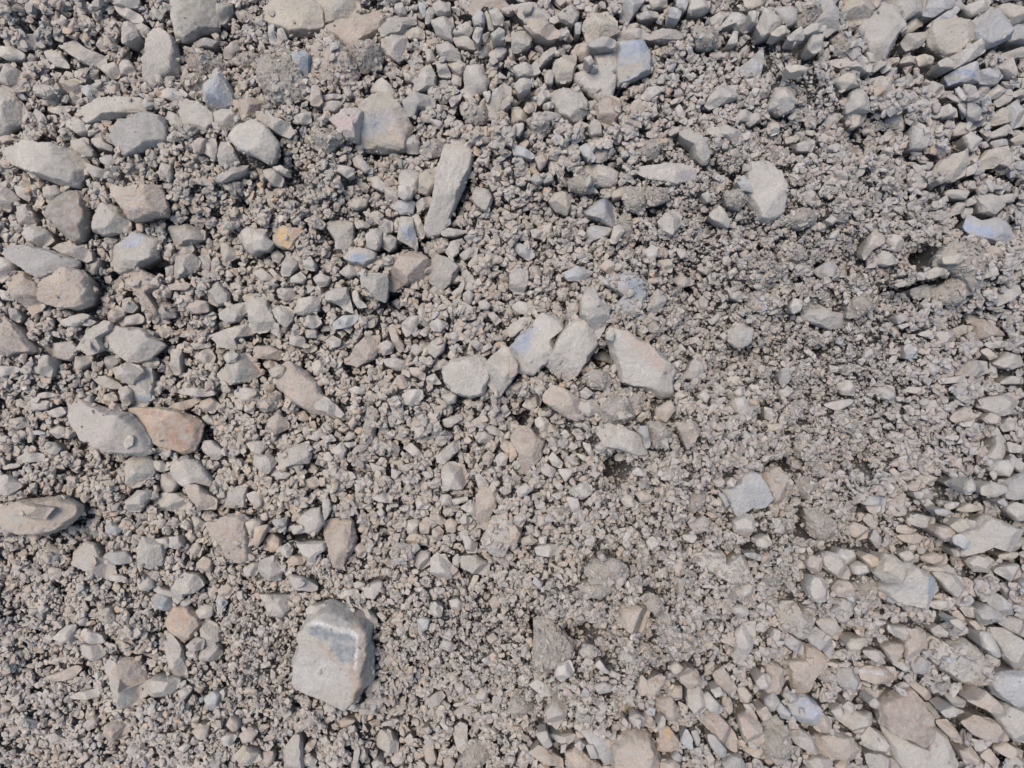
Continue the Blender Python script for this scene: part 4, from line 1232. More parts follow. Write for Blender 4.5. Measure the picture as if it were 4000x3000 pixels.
# size of the gravel (photo px) and crumbliness over the picture, from control points
CTRL = [(200,200,32,.1),(1000,400,22,.5),(2200,300,32,.2),(3500,250,38,.3),(3900,600,42,.1),(3200,500,17,.8),(3300,1400,12,1),(2800,900,13,.9),
 (3600,1700,19,.6),(3950,1500,30,.2),(3800,2200,38,.15),(3800,2900,45,0),(3000,2800,34,.1),(3000,2000,15,1),(2500,2400,15,1),(2300,2900,30,.2),
 (1800,2500,13,.7),(1500,2850,24,.1),(1000,2500,15,.6),(400,2400,18,.3),(200,2900,19,.2),(300,1700,22,.2),(800,1900,24,.2),(1400,1700,24,.1),
 (1900,1600,24,.1),(2200,1200,18,.6),(1500,1200,27,.1),(600,1200,26,.3),(200,700,28,.2),(1300,700,18,.5),(1700,1100,24,.1),(2500,1900,16,.8),
 (3300,1000,13,1),(3400,2000,16,1),(2700,1300,15,.8),(1900,2000,22,.2),(2200,2700,16,.8),(2750,2650,22,.4),(3700,1200,17,.8),(1100,250,18,.7)]
CT = np.array(CTRL, float)
def field(px, py):
    px = np.clip(px, -300, 4300); py = np.clip(py, -300, 3300)
    w = 1 / (((px[..., None] - CT[:, 0]) ** 2 + (py[..., None] - CT[:, 1]) ** 2) / 1e4 + 1.0) ** 2
    w /= w.sum(-1, keepdims=True)
    return (w * CT[:, 2]).sum(-1), (w * CT[:, 3]).sum(-1)
lx, ly = np.meshgrid(np.linspace(X0, X1, 156), np.linspace(Y0, Y1, 126))
fs, fc = field(lx / PX + 2000, 1500 - ly / PX)
def up_lin(a): return smooth_up(a, NY, NX)
FS, FC = up_lin(fs), up_lin(fc)
H = oct_noise(.55, .022) + oct_noise(.22, .016) + oct_noise(.09, .010) + oct_noise(.045, .0075)
ridge = 1 - np.abs(oct_noise(.075, 1.0))
H += FC * (np.clip(ridge, -1, 1) * .013 + oct_noise(.035, .0075) + np.abs(oct_noise(.02, .0065)) + np.abs(oct_noise(.011, .0042)))
H += (1 - FC) * (oct_noise(.03, .0055) + oct_noise(.016, .002))
# the heap bulges along its right half and falls away towards its borders
H += .035 * np.exp(-(((GX - .45) / .55) ** 2 + ((GY + .05) / .7) ** 2)) - .02 * (GX ** 2 + GY ** 2)
for bx, by, rx, ry, hh in [(3790,1060,170,150,.05),(3420,960,130,90,.03),(3560,1230,120,60,.02),(2380,2250,150,110,.03),(2200,2350,110,80,.022),(2620,2420,110,90,.025),(3050,2130,140,90,.02),(3330,1880,120,80,.02),(1150,240,130,130,.03),(700,1150,150,110,.025)]:
    wx, wy = at(bx, by, 0.0)
    q = ((GX - wx) / PX / rx) ** 2 + ((GY - wy) / PX / ry) ** 2
    H += hh * np.exp(-q ** 1.5)
HOLES = [(3610,1010,60,45,0,.075),(3560,1120,110,18,.15,.045),(3190,1060,34,28,0,.045),(2490,2335,36,26,0,.09),(2385,1815,50,55,0,.05),(1180,2105,95,24,0,.045),
 (600,1035,55,25,.2,.045),(3320,95,38,40,0,.045),(960,790,35,22,0,.04),(2545,110,14,30,0,.03),(2240,500,40,30,0,.035),(2340,1400,50,40,0,.045),(2050,1640,60,35,0,.035),
 (2080,2450,14,30,0,.04),(2290,2420,40,30,0,.035),(2350,2640,45,20,0,.04),(2640,2660,30,35,0,.04),(3040,1810,50,30,0,.04),(3360,1810,40,40,0,.03),(3355,1980,30,25,0,.035),
 (3110,2060,45,28,0,.035),(3150,2175,60,22,0,.04),(2890,2110,30,25,0,.035),(3680,1890,60,16,-.2,.03),(3400,2750,25,60,-.4,.05),(1550,980,30,20,0,.03),(1530,1150,40,14,0,.03),
 (1205,300,14,20,0,.035),(1640,1330,40,22,0,.03),(2740,470,20,14,0,.03),(1060,2100,30,20,0,.02),(2380,2890,30,40,0,.045),(2100,1570,80,20,0,.03),(3120,1650,30,15,0,.03),
 (2535,850,18,14,0,.035),(2480,965,40,14,.2,.03),(3360,780,14,14,0,.03),(3905,2750,50,15,-.4,.04),(3330,2420,25,16,0,.03),(2060,660,16,20,0,.03),(1800,460,22,30,0,.035),
 (100,1020,60,16,-.5,.03),(520,870,12,50,-.4,.03),(3210,1370,36,30,0,.025),(2920,1290,20,16,0,.02),(2700,1130,20,14,0,.02),(350,960,14,12,0,.02)]
PIT = np.zeros(H.shape, bool)
for hx, hy, rx, ry, an, dp in HOLES:
    wx, wy = at(hx, hy, 0.0)
    dx = (GX - wx) / PX; dy = (GY - wy) / PX
    ca, sa = math.cos(an), math.sin(an)
    q = ((dx * ca + dy * sa) / rx) ** 2 + ((-dx * sa + dy * ca) / ry) ** 2
    PIT |= q < .62 * (1 if dp > .04 else .6)
    H -= dp * 1.7 * np.exp(-q ** 2.2 * .7)
GROUND = H.copy()

def ij(x, y):
    return np.clip(((np.asarray(y) - Y0) / CELL).astype(int), 0, NY - 1), np.clip(((np.asarray(x) - X0) / CELL).astype(int), 0, NX - 1)

# ------------------------------------------------------------------ stones with traced outlines
OWNER = np.zeros(H.shape, np.int16)        # which cells big stones cover: 1 clean, 2 crusted
NOFINE = np.zeros(H.shape, np.float32)

def make_outlined(s, nth, nr):
    """vertices, quads and colours of one stone whose plan follows its traced outline"""
    col = s['c']; seed = int(s['cx'] * 7 + s['cy'] * 13)
    r = np.random.default_rng(seed)
    wx0, wy0 = at(s['cx'], s['cy'], 0.0)
    i0, j0 = ij(wx0, wy0)
    Rm = math.sqrt(s['area'] / math.pi) * PX
    flat = r.uniform(.75, 1.1) if s['aspect'] < 1.7 else r.uniform(.55, .85)
    if s.get('short') and 'slab' in s['short']: flat *= .7
    big = s['area'] > 16000
    if big: flat = r.uniform(.5, .75)
    Hs = Rm * flat
    k = max(1, int(Rm * .7 / CELL))
    zb = float(np.percentile(H[max(0, i0 - k):i0 + k + 1, max(0, j0 - k):j0 + k + 1], 40))
    bed = float(FS[i0, j0]) * PX * (.95 if s['thing'] else .95) * (1 + .1 * float(FC[i0, j0]))
    zb += bed - Hs * r.uniform(-.05, .15)
    zmid = zb + Hs * .45
    wx, wy = at(s['P'][:, 0], s['P'][:, 1], zmid)
    cx, cy = at(s['cx'], s['cy'], zmid)
    px, py = wx - cx, wy - cy
    th = np.arange(nth) / nth * 2 * math.pi
    # radius of the outline along every direction
    ex, ey = np.roll(px, -1) - px, np.roll(py, -1) - py
    D = np.stack([np.cos(th), np.sin(th)], 1)
    den = D[:, :1] * ey[None] - D[:, 1:] * ex[None]
    with np.errstate(divide='ignore', invalid='ignore'):
        t = (px[None] * ey[None] - py[None] * ex[None]) / den
        u = (px[None] * D[:, 1:] - py[None] * D[:, :1]) / den
    ok = (t > 0) & (u >= -1e-6) & (u <= 1 + 1e-6)
    t = np.where(ok, t, -1)
    R = t.max(1); bad = R <= 0
    if bad.any(): R[bad] = Rm * .6
    kern = np.array([1, 6, 1.]) / 8
    for _ in range(1):
        R = kern[0] * np.roll(R, 1) + kern[1] * R + kern[2] * np.roll(R, -1)
    lean = 1.0 if s['aspect'] < 1.9 else .45
    rough = lean * {'c': .075, 'k': .04, 'x': .03}.get(col, .028)
    c3 = np.stack([np.cos(th), np.sin(th), np.zeros(nth)], 1)
    R = R * (1 + rough * .8 * noise3(c3, 3.1, seed % 91) + rough * .7 * noise3(c3, 8, seed % 57) + rough * .4 * noise3(c3, 19, seed % 53)) * 1.09
    rnd = (r.uniform(8, 20) if r.random() < .8 else r.uniform(3.5, 5)) if col not in 'c' else 3.2
    # facets
    nf = r.integers(4, 8)
    fa = r.uniform(0, 2 * math.pi) + np.arange(nf) * 2 * math.pi / nf + r.uniform(-.6, .6, nf)
    fsl = r.uniform(.35, 1.7, nf); fof = r.uniform(.1, .65, nf)
    if big: fsl *= .75; fof = fof * .6 + .4
    if col == 'x': fsl *= .55; fof = fof * .4 + .6
    dome = col == 'c' or r.random() < .16
    WD = .16 + .20 * noise3(c3, 1.7, seed % 61) + .07 * noise3(c3, 5, seed % 67); WD = np.clip(WD, .045, .5)
    ta, ts = r.uniform(0, 2 * math.pi), r.uniform(.05, .42)
    if col == 'x': dome = False; ta, ts = 3.3, .16; WD = np.clip(WD * .7, .03, .3)
    def top(x, y, rho):
        X, Y = x / Rm, y / Rm
        z = (1 - ts * (X * math.cos(ta) + Y * math.sin(ta)))
        kk = 75.0
        acc = np.exp(-kk * z)
        for a, sl, of in zip(fa, fsl, fof):
            d = X * math.cos(a) + Y * math.sin(a)
            acc = acc + np.exp(-kk * (1.0 + sl * of - sl * d))
        z = -np.log(acc) / kk + .06
        if dome:
            return Hs * np.maximum(z, .15) * (.3 + .7 * np.clip(1 - np.clip(rho, 0, 1) ** rnd, 0, 1) ** .5)
        ww = WD[((np.arctan2(y, x) % (2 * math.pi)) / (2 * math.pi) * nth + .5).astype(int) % nth]
        return Hs * np.minimum(np.maximum(z, .15), .22 + 1.0 * np.clip(1 - rho, 0, 1) / ww)
    rho_t = np.sin(np.linspace(0, math.pi / 2, nr + 1)[1:] * .999) 
    rho_t = rho_t / rho_t[-1]
    V = [np.array([[0, 0, float(top(np.zeros(1), np.zeros(1), np.zeros(1))[0])]])]
    for q in rho_t:
        x = R * q * D[:, 0]; y = R * q * D[:, 1]
        V.append(np.stack([x, y, top(x, y, np.full(nth, q))], 1))
    for (q, zz) in ((1.0, .02), (.93, -.35), (.75, -.7)):
        V.append(np.stack([R * q * D[:, 0], R * q * D[:, 1], np.full(nth, zz * Hs if zz > -.5 else zz * Hs - bed * 1.2 - .014)], 1))
    V = np.concatenate(V)
    n = V / np.maximum(1e-6, np.linalg.norm(V * (1, 1, 1.4), axis=1))[:, None]
    amp = {'c': .12, 'k': .065, 'x': .05}.get(col, .05)
    P3 = V / Rm
    disp = amp * .7 * noise3(P3, 2.3, seed % 31) + amp * .7 * np.abs(noise3(P3, 4.5, seed % 37)) + amp * .45 * noise3(P3, 12, seed % 41)
    if nth > 50: disp += amp * .42 * noise3(P3, 26, seed % 43)
    if col == 'c': disp += .05 * np.abs(noise3(P3, 9, 5))
    # layered grain on the long slabs
    if s['aspect'] > 2.0:
        ga = r.uniform(0, math.pi); g = P3 @ np.array([math.cos(ga), math.sin(ga), .3])
        disp += .006 * np.sin(g * 34 + 3 * noise3(P3, 2, 3))
    V = V + n * (disp * Rm)[:, None]
    cxyz = np.array([cx, cy, zb])
    W = V + cxyz
    rings = nr + 3
    q = []
    a = np.arange(nth); b = (a + 1) % nth
    tri = np.stack([np.zeros(nth, int), 1 + a, 1 + b], 1)
    for k2 in range(rings - 1):
        o1, o2 = 1 + k2 * nth, 1 + (k2 + 1) * nth
        q.append(np.stack([o1 + a, o2 + a, o2 + b, o1 + b], 1))
    q = np.concatenate(q)
    flat_idx = np.concatenate([tri.ravel(), q.ravel()]); lt = np.concatenate([np.full(nth, 3), np.full(len(q), 4)])
    # colour
    c = BASE[col] * r.uniform(.93, 1.07)
    C = np.repeat(c[None], len(V), 0) * (1.01 - .035 * np.clip(cx, -.8, 1), 1.0 - .012 * np.clip(cx, -.8, 1), .985 + .03 * np.clip(cx, -.8, 1))
    C = C * (1 + .10 * noise3(P3, 1.6, seed % 17))[:, None]
    if col in 'wgyxp':        # rusty or bluish tinge that wanders over the stone
        m = np.clip(noise3(P3, 1.3, seed % 23) * 1.4 - .25, 0, 1) * r.uniform(0, .55)
        tint = np.array((.37, .29, .225)) if r.random() < .6 else np.array((.29, .32, .36))
        C = C * (1 - m * .7)[:, None] + tint * (m * .7)[:, None]
    for (pxx, pyy, rx, ry, an, pc, soft) in PATCH.get(s.get('short') or '', []):
        a0, b0 = at(pxx, pyy, zb + Hs * .9)
        dx = (W[:, 0] - a0) / PX; dy = (W[:, 1] - b0) / PX
        ca, sa = math.cos(an), math.sin(an)
        qd = np.sqrt(((dx * ca + dy * sa) / rx) ** 2 + ((-dx * sa + dy * ca) / ry) ** 2) + .16 * noise3(P3, 3.2, 9) + .14 * noise3(P3, 9, 8) + .10 * noise3(P3, 22, 7)
        m = np.clip((1 + soft / 2 - qd) / max(.05, soft), 0, 1) * (.95 if 'orange stained' in s['short'] else .92)
        C = C * (1 - m)[:, None] + np.array(pc) * m[:, None]
    if s.get('short') == 'white veined blue-faced boulder':
        vl = np.array([(1215, 2432), (1250, 2428), (1290, 2440), (1330, 2452), (1375, 2458), (1400, 2478), (1400, 2530), (1393, 2600)], float)
        vx, vy = at(vl[:, 0], vl[:, 1], zb + Hs * .9)
        dd = np.full(len(W), 9.)
        for p in range(len(vl) - 1):
            A0 = np.array([vx[p], vy[p]]); B0 = np.array([vx[p + 1], vy[p + 1]]); ab = B0 - A0
            tt = np.clip(((W[:, :2] - A0) @ ab) / (ab @ ab), 0, 1)
            dd = np.minimum(dd, np.linalg.norm(W[:, :2] - A0 - tt[:, None] * ab, axis=1) / (1.0 if p < 5 else .5))
        m = np.clip(1.5 - dd / (8 * PX), 0, 1)
        C = C * (1 - m)[:, None] + np.array((.60, .57, .52)) * m[:, None]
    # stamp into the height map
    ext = R.max() + CELL
    ia, ja = ij(cx - ext, cy - ext); ib, jb = ij(cx + ext, cy + ext)
    sx, sy = np.meshgrid(gx[ja:jb + 1] - cx, gy[ia:ib + 1] - cy)
    tt = np.arctan2(sy, sx) % (2 * math.pi)
    RR = R[(tt / (2 * math.pi) * nth).astype(int) % nth]
    rho = np.hypot(sx, sy) / RR
    m = rho < 1
    zt = zb + top(sx, sy, rho)
    sub = H[ia:ib + 1, ja:jb + 1]
    sub[m] = np.maximum(sub[m], zt[m])
    OWNER[ia:ib + 1, ja:jb + 1][rho < .97] = 2 if col == 'c' or (s.get('short') in CRUSTED) else 1
    s['pos'] = (cx, cy, zb + Hs * .4)
    return W, flat_idx, lt, C, (float(cx), float(cy), float(zb))

CRUSTED = {'crusted brown triangle', 'blue cheeked boulder', 'big crumbly brown lump', 'bumpy cream boulder', 'grit covered boulder', 'ragged tan lump',
           'tall tan clod', 'layered split slab', 'pale cleft rock', 'grit strewn slab'}

def shape_word(s):
    P = s['P']; n = len(P)
    if s['aspect'] > 2.3: return 'long narrow'
    if s['aspect'] > 1.65: return 'oblong'
    x, y = P[:, 0], P[:, 1]
    # solidity-like corner sharpness
    v1 = P - np.roll(P, 1, 0); v2 = np.roll(P, -1, 0) - P
    a = np.degrees(np.abs(np.arctan2(v1[:, 0] * v2[:, 1] - v1[:, 1] * v2[:, 0], (v1 * v2).sum(1))))
    if a.max() > 105: return 'pointed'
    if a.max() > 82: return 'angular'
    if a.max() > 66: return 'blocky'
    return 'rounded'

# labels: traced landmarks carry their own; the others are told by look and by the two landmarks that bracket them
areas = sorted(s['area'] for s in things)
def size_word(s):
    r = sum(a < s['area'] for a in areas) / len(areas)
    return 'big' if r > .75 else 'mid-sized' if r > .35 else 'small'
used = set(s['label'] for s in named)
pairs = set()
def fix(t): return t[4:] if t.startswith('the ') else t
for s in sorted([q for q in things if not q['short']], key=lambda q: -q['area']):
    noun = 'lump' if s['c'] == 'c' else 'stone'
    desc = f"{size_word(s)} {WORD[s['c']]} {shape_word(s)} {noun}"
    p = np.array([s['cx'], s['cy']])
    near = sorted(named, key=lambda q: math.hypot(q['cx'] - p[0], q['cy'] - p[1]))[:9]
    best = None
    for i, A in enumerate(near):
        for B in near[i + 1:]:
            va = np.array([A['cx'], A['cy']]) - p; vb = np.array([B['cx'], B['cy']]) - p
            la, lb = np.linalg.norm(va), np.linalg.norm(vb)
            ang = math.degrees(math.acos(np.clip(va @ vb / (la * lb), -1, 1)))
            key = (min(A['short'], B['short']), max(A['short'], B['short']))
            words = len(f"{desc} between the {A['short']} and the {B['short']}".split())
            if ang > 115 and words <= 16 and (desc, key) not in pairs:
                cost = la + lb + (200 if key in [k for _, k in pairs] else 0)
                if best is None or cost < best[0]: best = (cost, A, B, key)
    A = near[0]; dx, dy = s['cx'] - A['cx'], s['cy'] - A['cy']
    ds = math.hypot(dx, dy)
    rel = ('above' if dy < 0 else 'below') if abs(dy) > abs(dx) else ('left of' if dx < 0 else 'right of')
    reach = math.sqrt(A['area'] / math.pi) + math.sqrt(s['area'] / math.pi)
    cand = f"{desc} just {rel} the {A['short']}"
    if ds < reach * 1.5 and cand not in used:
        lab = cand
    elif best is not None:
        A, B = best[1], best[2]; pairs.add((desc, best[3]))
        lab = f"{desc} between the {A['short']} and the {B['short']}"
    else:
        lab = f"{desc} {rel} the {A['short']}"
        if lab in used: 
            B = near[1]; lab = f"{desc} {rel} the {A['short']}, near the {B['short']}"
    used.add(lab); s['label'] = lab

def kind_of(s):
    lab = s['label']; w = lab.replace(',', ' ').split()
    if s['c'] == 'c' : return ('earth_clod', 'clod')
    if 'slab' in w or 'flagstone' in w: return ('stone_slab', 'slab')
    if 'boulder' in w and s['short'] and 'boulder' in s['short']: return ('boulder', 'boulder')
    if 'shard' in w or 'chip' in w or 'flake' in w: return ('stone_chip', 'stone chip')
    if 'pebble' in w and s['area'] < 3000: return ('pebble', 'pebble')
    return ('stone', 'stone')

extra = []                                # smaller traced stones: they join the gravel
order = sorted(stones, key=lambda s: -s['area'])
for s in order:
    if s['thing']:
        W, fi, lt, C, org = make_outlined(s, 128 if s['area'] > 4000 else 80, 22 if s['area'] > 4000 else 15)
        name, cat = kind_of(s)
        o = mesh_object(name, W - np.array(org), fi, lt, MAT_EARTH if s['c'] == 'c' else MAT_ROCK, C)
        o.location = org
        o['label'] = s['label']; o['category'] = cat; o['kind'] = 'thing'
        o['group'] = 'stones lying on the heap of rubble' if cat != 'clod' else 'clods of earth in the heap of rubble'
    else:
        W, fi, lt, C, org = make_outlined(s, 40, 10)
        extra.append((W, fi, lt, C))

# ------------------------------------------------------------------ prototype shapes for the loose gravel
def ico(level):
    t = (1 + 5 ** .5) / 2
    v = [(-1,t,0),(1,t,0),(-1,-t,0),(1,-t,0),(0,-1,t),(0,1,t),(0,-1,-t),(0,1,-t),(t,0,-1),(t,0,1),(-t,0,-1),(-t,0,1)]
    v = [np.array(p) / np.linalg.norm(p) for p in v]
    f = [(0,11,5),(0,5,1),(0,1,7),(0,7,10),(0,10,11),(1,5,9),(5,11,4),(11,10,2),(10,7,6),(7,1,8),(3,9,4),(3,4,2),(3,2,6),(3,6,8),(3,8,9),(4,9,5),(2,4,11),(6,2,10),(8,6,7),(9,8,1)]
    for _ in range(level):
        cache = {}; g = []
        def mid(a, b):
            k = (min(a, b), max(a, b))
            if k not in cache:
                m = v[a] + v[b]; v.append(m / np.linalg.norm(m)); cache[k] = len(v) - 1
            return cache[k]
        for a, b, c in f:
            ab, bc, ca = mid(a, b), mid(b, c), mid(c, a)
            g += [(a, ab, ca), (b, bc, ab), (c, ca, bc), (ab, bc, ca)]
        f = g
    return np.array(v), np.array(f)
def protos(level, n, kmin, kmax, sharp=20):
    d, f = ico(level); out = []
    for i in range(n):
        k = rng.integers(kmin, kmax)
        nn = rng.standard_normal((k, 3)); nn /= np.linalg.norm(nn, axis=1)[:, None]
        h = rng.uniform(.5, 1.0, k)
        c = d @ nn.T / h
        g = (np.clip(c, 0, None) ** sharp).sum(1) ** (1 / sharp)
        r = 1 / np.maximum(g, .8)
        p = d * r[:, None]
        p += d * (.05 * noise3(d, 3, i) + .03 * noise3(d, 7, i + 3))[:, None]
        p /= np.abs(p).max()
        out.append(p)
    return np.array(out), f

PAL = np.array([(.350, .330, .298), (.400, .378, .342), (.300, .285, .262), (.375, .305, .250), (.305, .318, .335), (.420, .300, .205), (.225, .220, .212), (.385, .350, .285), (.47, .45, .42)])
PWT = np.array([.31, .21, .13, .17, .045, .016, .05, .07, .011]); PWT /= PWT.sum()
def pick_colours(n, x, y):
    c = PAL[rng.choice(len(PAL), n, p=PWT)] * rng.uniform(.86, 1.12, n)[:, None]
    # the rubble is a little warmer in the middle of the heap, cooler grey towards its right and upper left borders
    k = np.clip((np.hypot((x + .1) / 1.0, (y + .05) / .8) - .55) * 1.2, 0, 1)
    c = c * (1.04, .995, .935)
    return c * (1 + np.stack([-.05 * k + .02 + .015 - .08 * np.clip(x, -.8, 1), -.02 * k + .005 - .035 * np.clip(x, -.8, 1), .05 * k - .02 + .05 * np.clip(x, -.8, 1)], 1))

def instance(P, F, which, pos, scl, yaw, tilt, tdir, colour):
    """bake many copies of prototype shapes into one vertex/face array"""
    nv = P.shape[1]
    n = len(which)
    cy, sy = np.cos(yaw), np.sin(yaw)
    ct, st = np.cos(tilt), np.sin(tilt)
    V = P[which] * scl[:, None, :]
    # yaw then tilt about a horizontal axis
    x = V[..., 0] * cy[:, None] - V[..., 1] * sy[:, None]; y = V[..., 0] * sy[:, None] + V[..., 1] * cy[:, None]; z = V[..., 2]
    ax, ay = np.cos(tdir)[:, None], np.sin(tdir)[:, None]
    u = x * ax + y * ay; w = -x * ay + y * ax
    w2 = w * ct[:, None] - z * st[:, None]; z2 = w * st[:, None] + z * ct[:, None]
    x = u * ax - w2 * ay; y = u * ay + w2 * ax
    V = np.stack([x, y, z2], -1) + pos[:, None, :]
    Fi = (F[None] + (np.arange(n) * nv)[:, None, None]).reshape(-1)
    return V.reshape(-1, 3), Fi, np.repeat(colour, nv, 0)

def blur(a, k):
    for ax in (0, 1):
        c = np.cumsum(np.concatenate([np.repeat(np.take(a, [0], ax), k + 1, ax), a, np.repeat(np.take(a, [-1], ax), k, ax)], ax), ax)
        n = a.shape[ax]
        hi = np.take(c, np.arange(2 * k + 1, 2 * k + 1 + n), ax); lo = np.take(c, np.arange(0, n), ax)
        a = (hi - lo) / (2 * k + 1)
    return a

# ------------------------------------------------------------------ gravel: every pebble comes to rest on what lies below it
def scatter(n, smul, smin, smax, sig):
    x = rng.uniform(X0 + .02, X1 - .02, n); y = rng.uniform(Y0 + .02, Y1 - .02, n)
    i, j = ij(x, y)
    s = FS[i, j] * smul * np.exp(rng.standard_normal(n) * sig)
    keep = (s > smin) & (s < smax)
    return x[keep], y[keep], s[keep] * PX * .5        # radius in metres

bigx, bigy, bigr = scatter(70000, 1.0, 22, 85, .40)
o = np.argsort(-bigr); bigx, bigy, bigr = bigx[o], bigy[o], bigr[o]
n = len(bigx)
asp = np.stack([rng.uniform(.95, 1.45, n), rng.uniform(.6, .95, n), rng.uniform(.42, .85, n)], 1)
acc = []
HB = blur(GROUND, 12)
for q in range(n):
    x, y, r = bigx[q], bigy[q], bigr[q]
    i, j = int((y - Y0) / CELL), int((x - X0) / CELL)
    ow = int(OWNER[i, j]) % 3
    if PIT[i, j] and rng.random() < .8: continue
    if ow and rng.random() > (.004 if ow == 1 else .05): continue
    k = max(1, int(r / CELL + .3))
    sub = H[max(0, i - k):i + k + 1, max(0, j - k):j + k + 1]
    own = OWNER[max(0, i - k):i + k + 1, max(0, j - k):j + k + 1] % 3
    if not ow and (own > 0).mean() > .16: continue
    hz = np.partition(sub.ravel(), int(sub.size * .55))[int(sub.size * .55)]
    base = GROUND[i, j]
    if not ow and hz - base > r * 2.2 + .012 and rng.random() < .8: continue      # already piled up here
    if ow == 1 and r > .011: continue
    z = hz + r * asp[q, 2] * rng.uniform(.35, .9)
    yy, xx = np.ogrid[max(0, i - k) - i:min(NY, i + k + 1) - i, max(0, j - k) - j:min(NX, j + k + 1) - j]
    d2 = (xx * xx + yy * yy) * (CELL / (r * .9)) ** 2
    zt = np.where(d2 < 1, z + r * asp[q, 2] * .85 * np.sqrt(np.clip(1 - d2, 0, 1)), -9)
    np.maximum(sub, zt, out=sub)
    if r > 11 * PX:
        om = OWNER[max(0, i - k):i + k + 1, max(0, j - k):j + k + 1]; om[(d2 < .7) & (om == 0)] = 3 if FC[i, j] < .5 or rng.random() < .35 else 2
    acc.append((q, z))
idx = np.array([a[0] for a in acc]); zz = np.array([a[1] for a in acc])
print("pebbles", len(idx))
VV, FF, CC, SM = [], [], [], []
off = 0
def push(V, Fi, C, corners, smooth):
    global off
    VV.append(V.astype(np.float32)); FF.append((Fi + off, corners)); CC.append(C.astype(np.float32)); SM.append(np.full(len(corners), smooth)); off += len(V)
def chips(n, npts, bevel, rough=0.0):
    """angular chips of crushed rock: hulls of scattered points, their edges worn a little"""
    out = []
    for k in range(n):
        bm = bmesh.new()
        m = rng.integers(npts[0], npts[1])
        p = rng.standard_normal((m, 3)); p /= np.linalg.norm(p, axis=1)[:, None]
        p *= rng.uniform(.72, 1.0, (m, 1))
        for q in p: bm.verts.new(q)
        r = bmesh.ops.convex_hull(bm, input=bm.verts)
        junk = list({g for g in r['geom_interior'] + r['geom_unused'] if isinstance(g, bmesh.types.BMVert) and g.is_valid})
        if junk: bmesh.ops.delete(bm, geom=junk, context='VERTS')
        bmesh.ops.dissolve_limit(bm, angle_limit=math.radians(16), verts=bm.verts, edges=bm.edges)
        if bevel:
            bmesh.ops.bevel(bm, geom=list(bm.edges), offset=bevel, segments=1, profile=.5, affect='EDGES', clamp_overlap=True)
        bmesh.ops.triangulate(bm, faces=bm.faces)
        if rough:
            bmesh.ops.subdivide_edges(bm, edges=bm.edges, cuts=1, use_grid_fill=True)
            bmesh.ops.triangulate(bm, faces=bm.faces)
        bm.verts.index_update()
        V = np.array([v.co for v in bm.verts]); F = np.array([[v.index for v in f.verts] for f in bm.faces])
        bm.free()
        V = V - (V.max(0) + V.min(0)) / 2
        V /= np.abs(V).max(0)
        if rough: V = V * (1 + rough * noise3(V, 3.3, k) + rough * .7 * noise3(V, 9, k + 5))[:, None]
        out.append((V, F))
    return out
P2 = chips(44, (11, 17), .07, .045); P1 = chips(60, (9, 14), .09); P0 = chips(40, (7, 10), 0)
PO = []
for q in range(40):
    v = np.array([(1, 0, 0), (-1, 0, 0), (0, 1, 0), (0, -1, 0), (0, 0, 1), (0, 0, -1)], float)
    v = v * rng.uniform(.6, 1.0, (6, 1)) + rng.normal(0, .22, (6, 3)); PO.append(v)
PO = np.array(PO)
FO = np.array([(0, 2, 4), (2, 1, 4), (1, 3, 4), (3, 0, 4), (2, 0, 5), (1, 2, 5), (3, 1, 5), (0, 3, 5)])
def add_batch(P, F, x, y, z, r, a, tiltmax, smooth):
    n = len(x)
    if n == 0: return
    col = pick_colours(n, x, y)
    if P is P0 or P is PO: col = col * .28 + np.array((.325, .295, .250)) * .72
    wh = rng.integers(0, len(P), n)
    pos = np.stack([x, y, z], 1); scl = r[:, None] * a
    yaw, til, tdi = rng.uniform(0, 6.283, n), rng.normal(0, tiltmax, n), rng.uniform(0, 6.283, n)
    for k in range(len(P)):
        m = np.nonzero(wh == k)[0]
        if len(m) == 0: continue
        Pk, Fk = (P[k][0], P[k][1]) if isinstance(P, list) else (P[k], F)
        V, Fi, C = instance(Pk[None], Fk, np.zeros(len(m), int), pos[m], scl[m], yaw[m], til[m], tdi[m], col[m])
        push(V, Fi, C, np.full(len(Fi) // 3, 3, np.int32), smooth)
# lumps of earth baked together, only where the heap is crumbly
PL, FL = protos(3, 24, 5, 9, 8)
for q in range(len(PL)):
    d = PL[q] / np.linalg.norm(PL[q], axis=1)[:, None]
    PL[q] *= (1 + .16 * noise3(d, 2.6, q) + .11 * np.abs(noise3(d, 6, q)) + .09 * noise3(d, 11, q) + .06 * noise3(d, 21, q))[:, None]
lx_, ly_ = rng.uniform(X0 + .03, X1 - .03, 9000), rng.uniform(Y0 + .03, Y1 - .03, 9000)
li, lj = ij(lx_, ly_)
lr = np.exp(rng.normal(math.log(26), .45, len(lx_))).clip(12, 50) * PX
kp = ~PIT[li, lj] & (rng.random(len(lx_)) < (FC[li, lj] - .25) * 1.1) & (OWNER[li, lj] % 3 == 0)
lx_, ly_, lr = lx_[kp], ly_[kp], lr[kp]
oo = np.argsort(-lr); lx_, ly_, lr = lx_[oo], ly_[oo], lr[oo]
la = np.stack([rng.uniform(.9, 1.3, len(lx_)), rng.uniform(.7, 1, len(lx_)), rng.uniform(.5, .8, len(lx_))], 1)
lz = np.zeros(len(lx_)); lk = np.ones(len(lx_), bool)
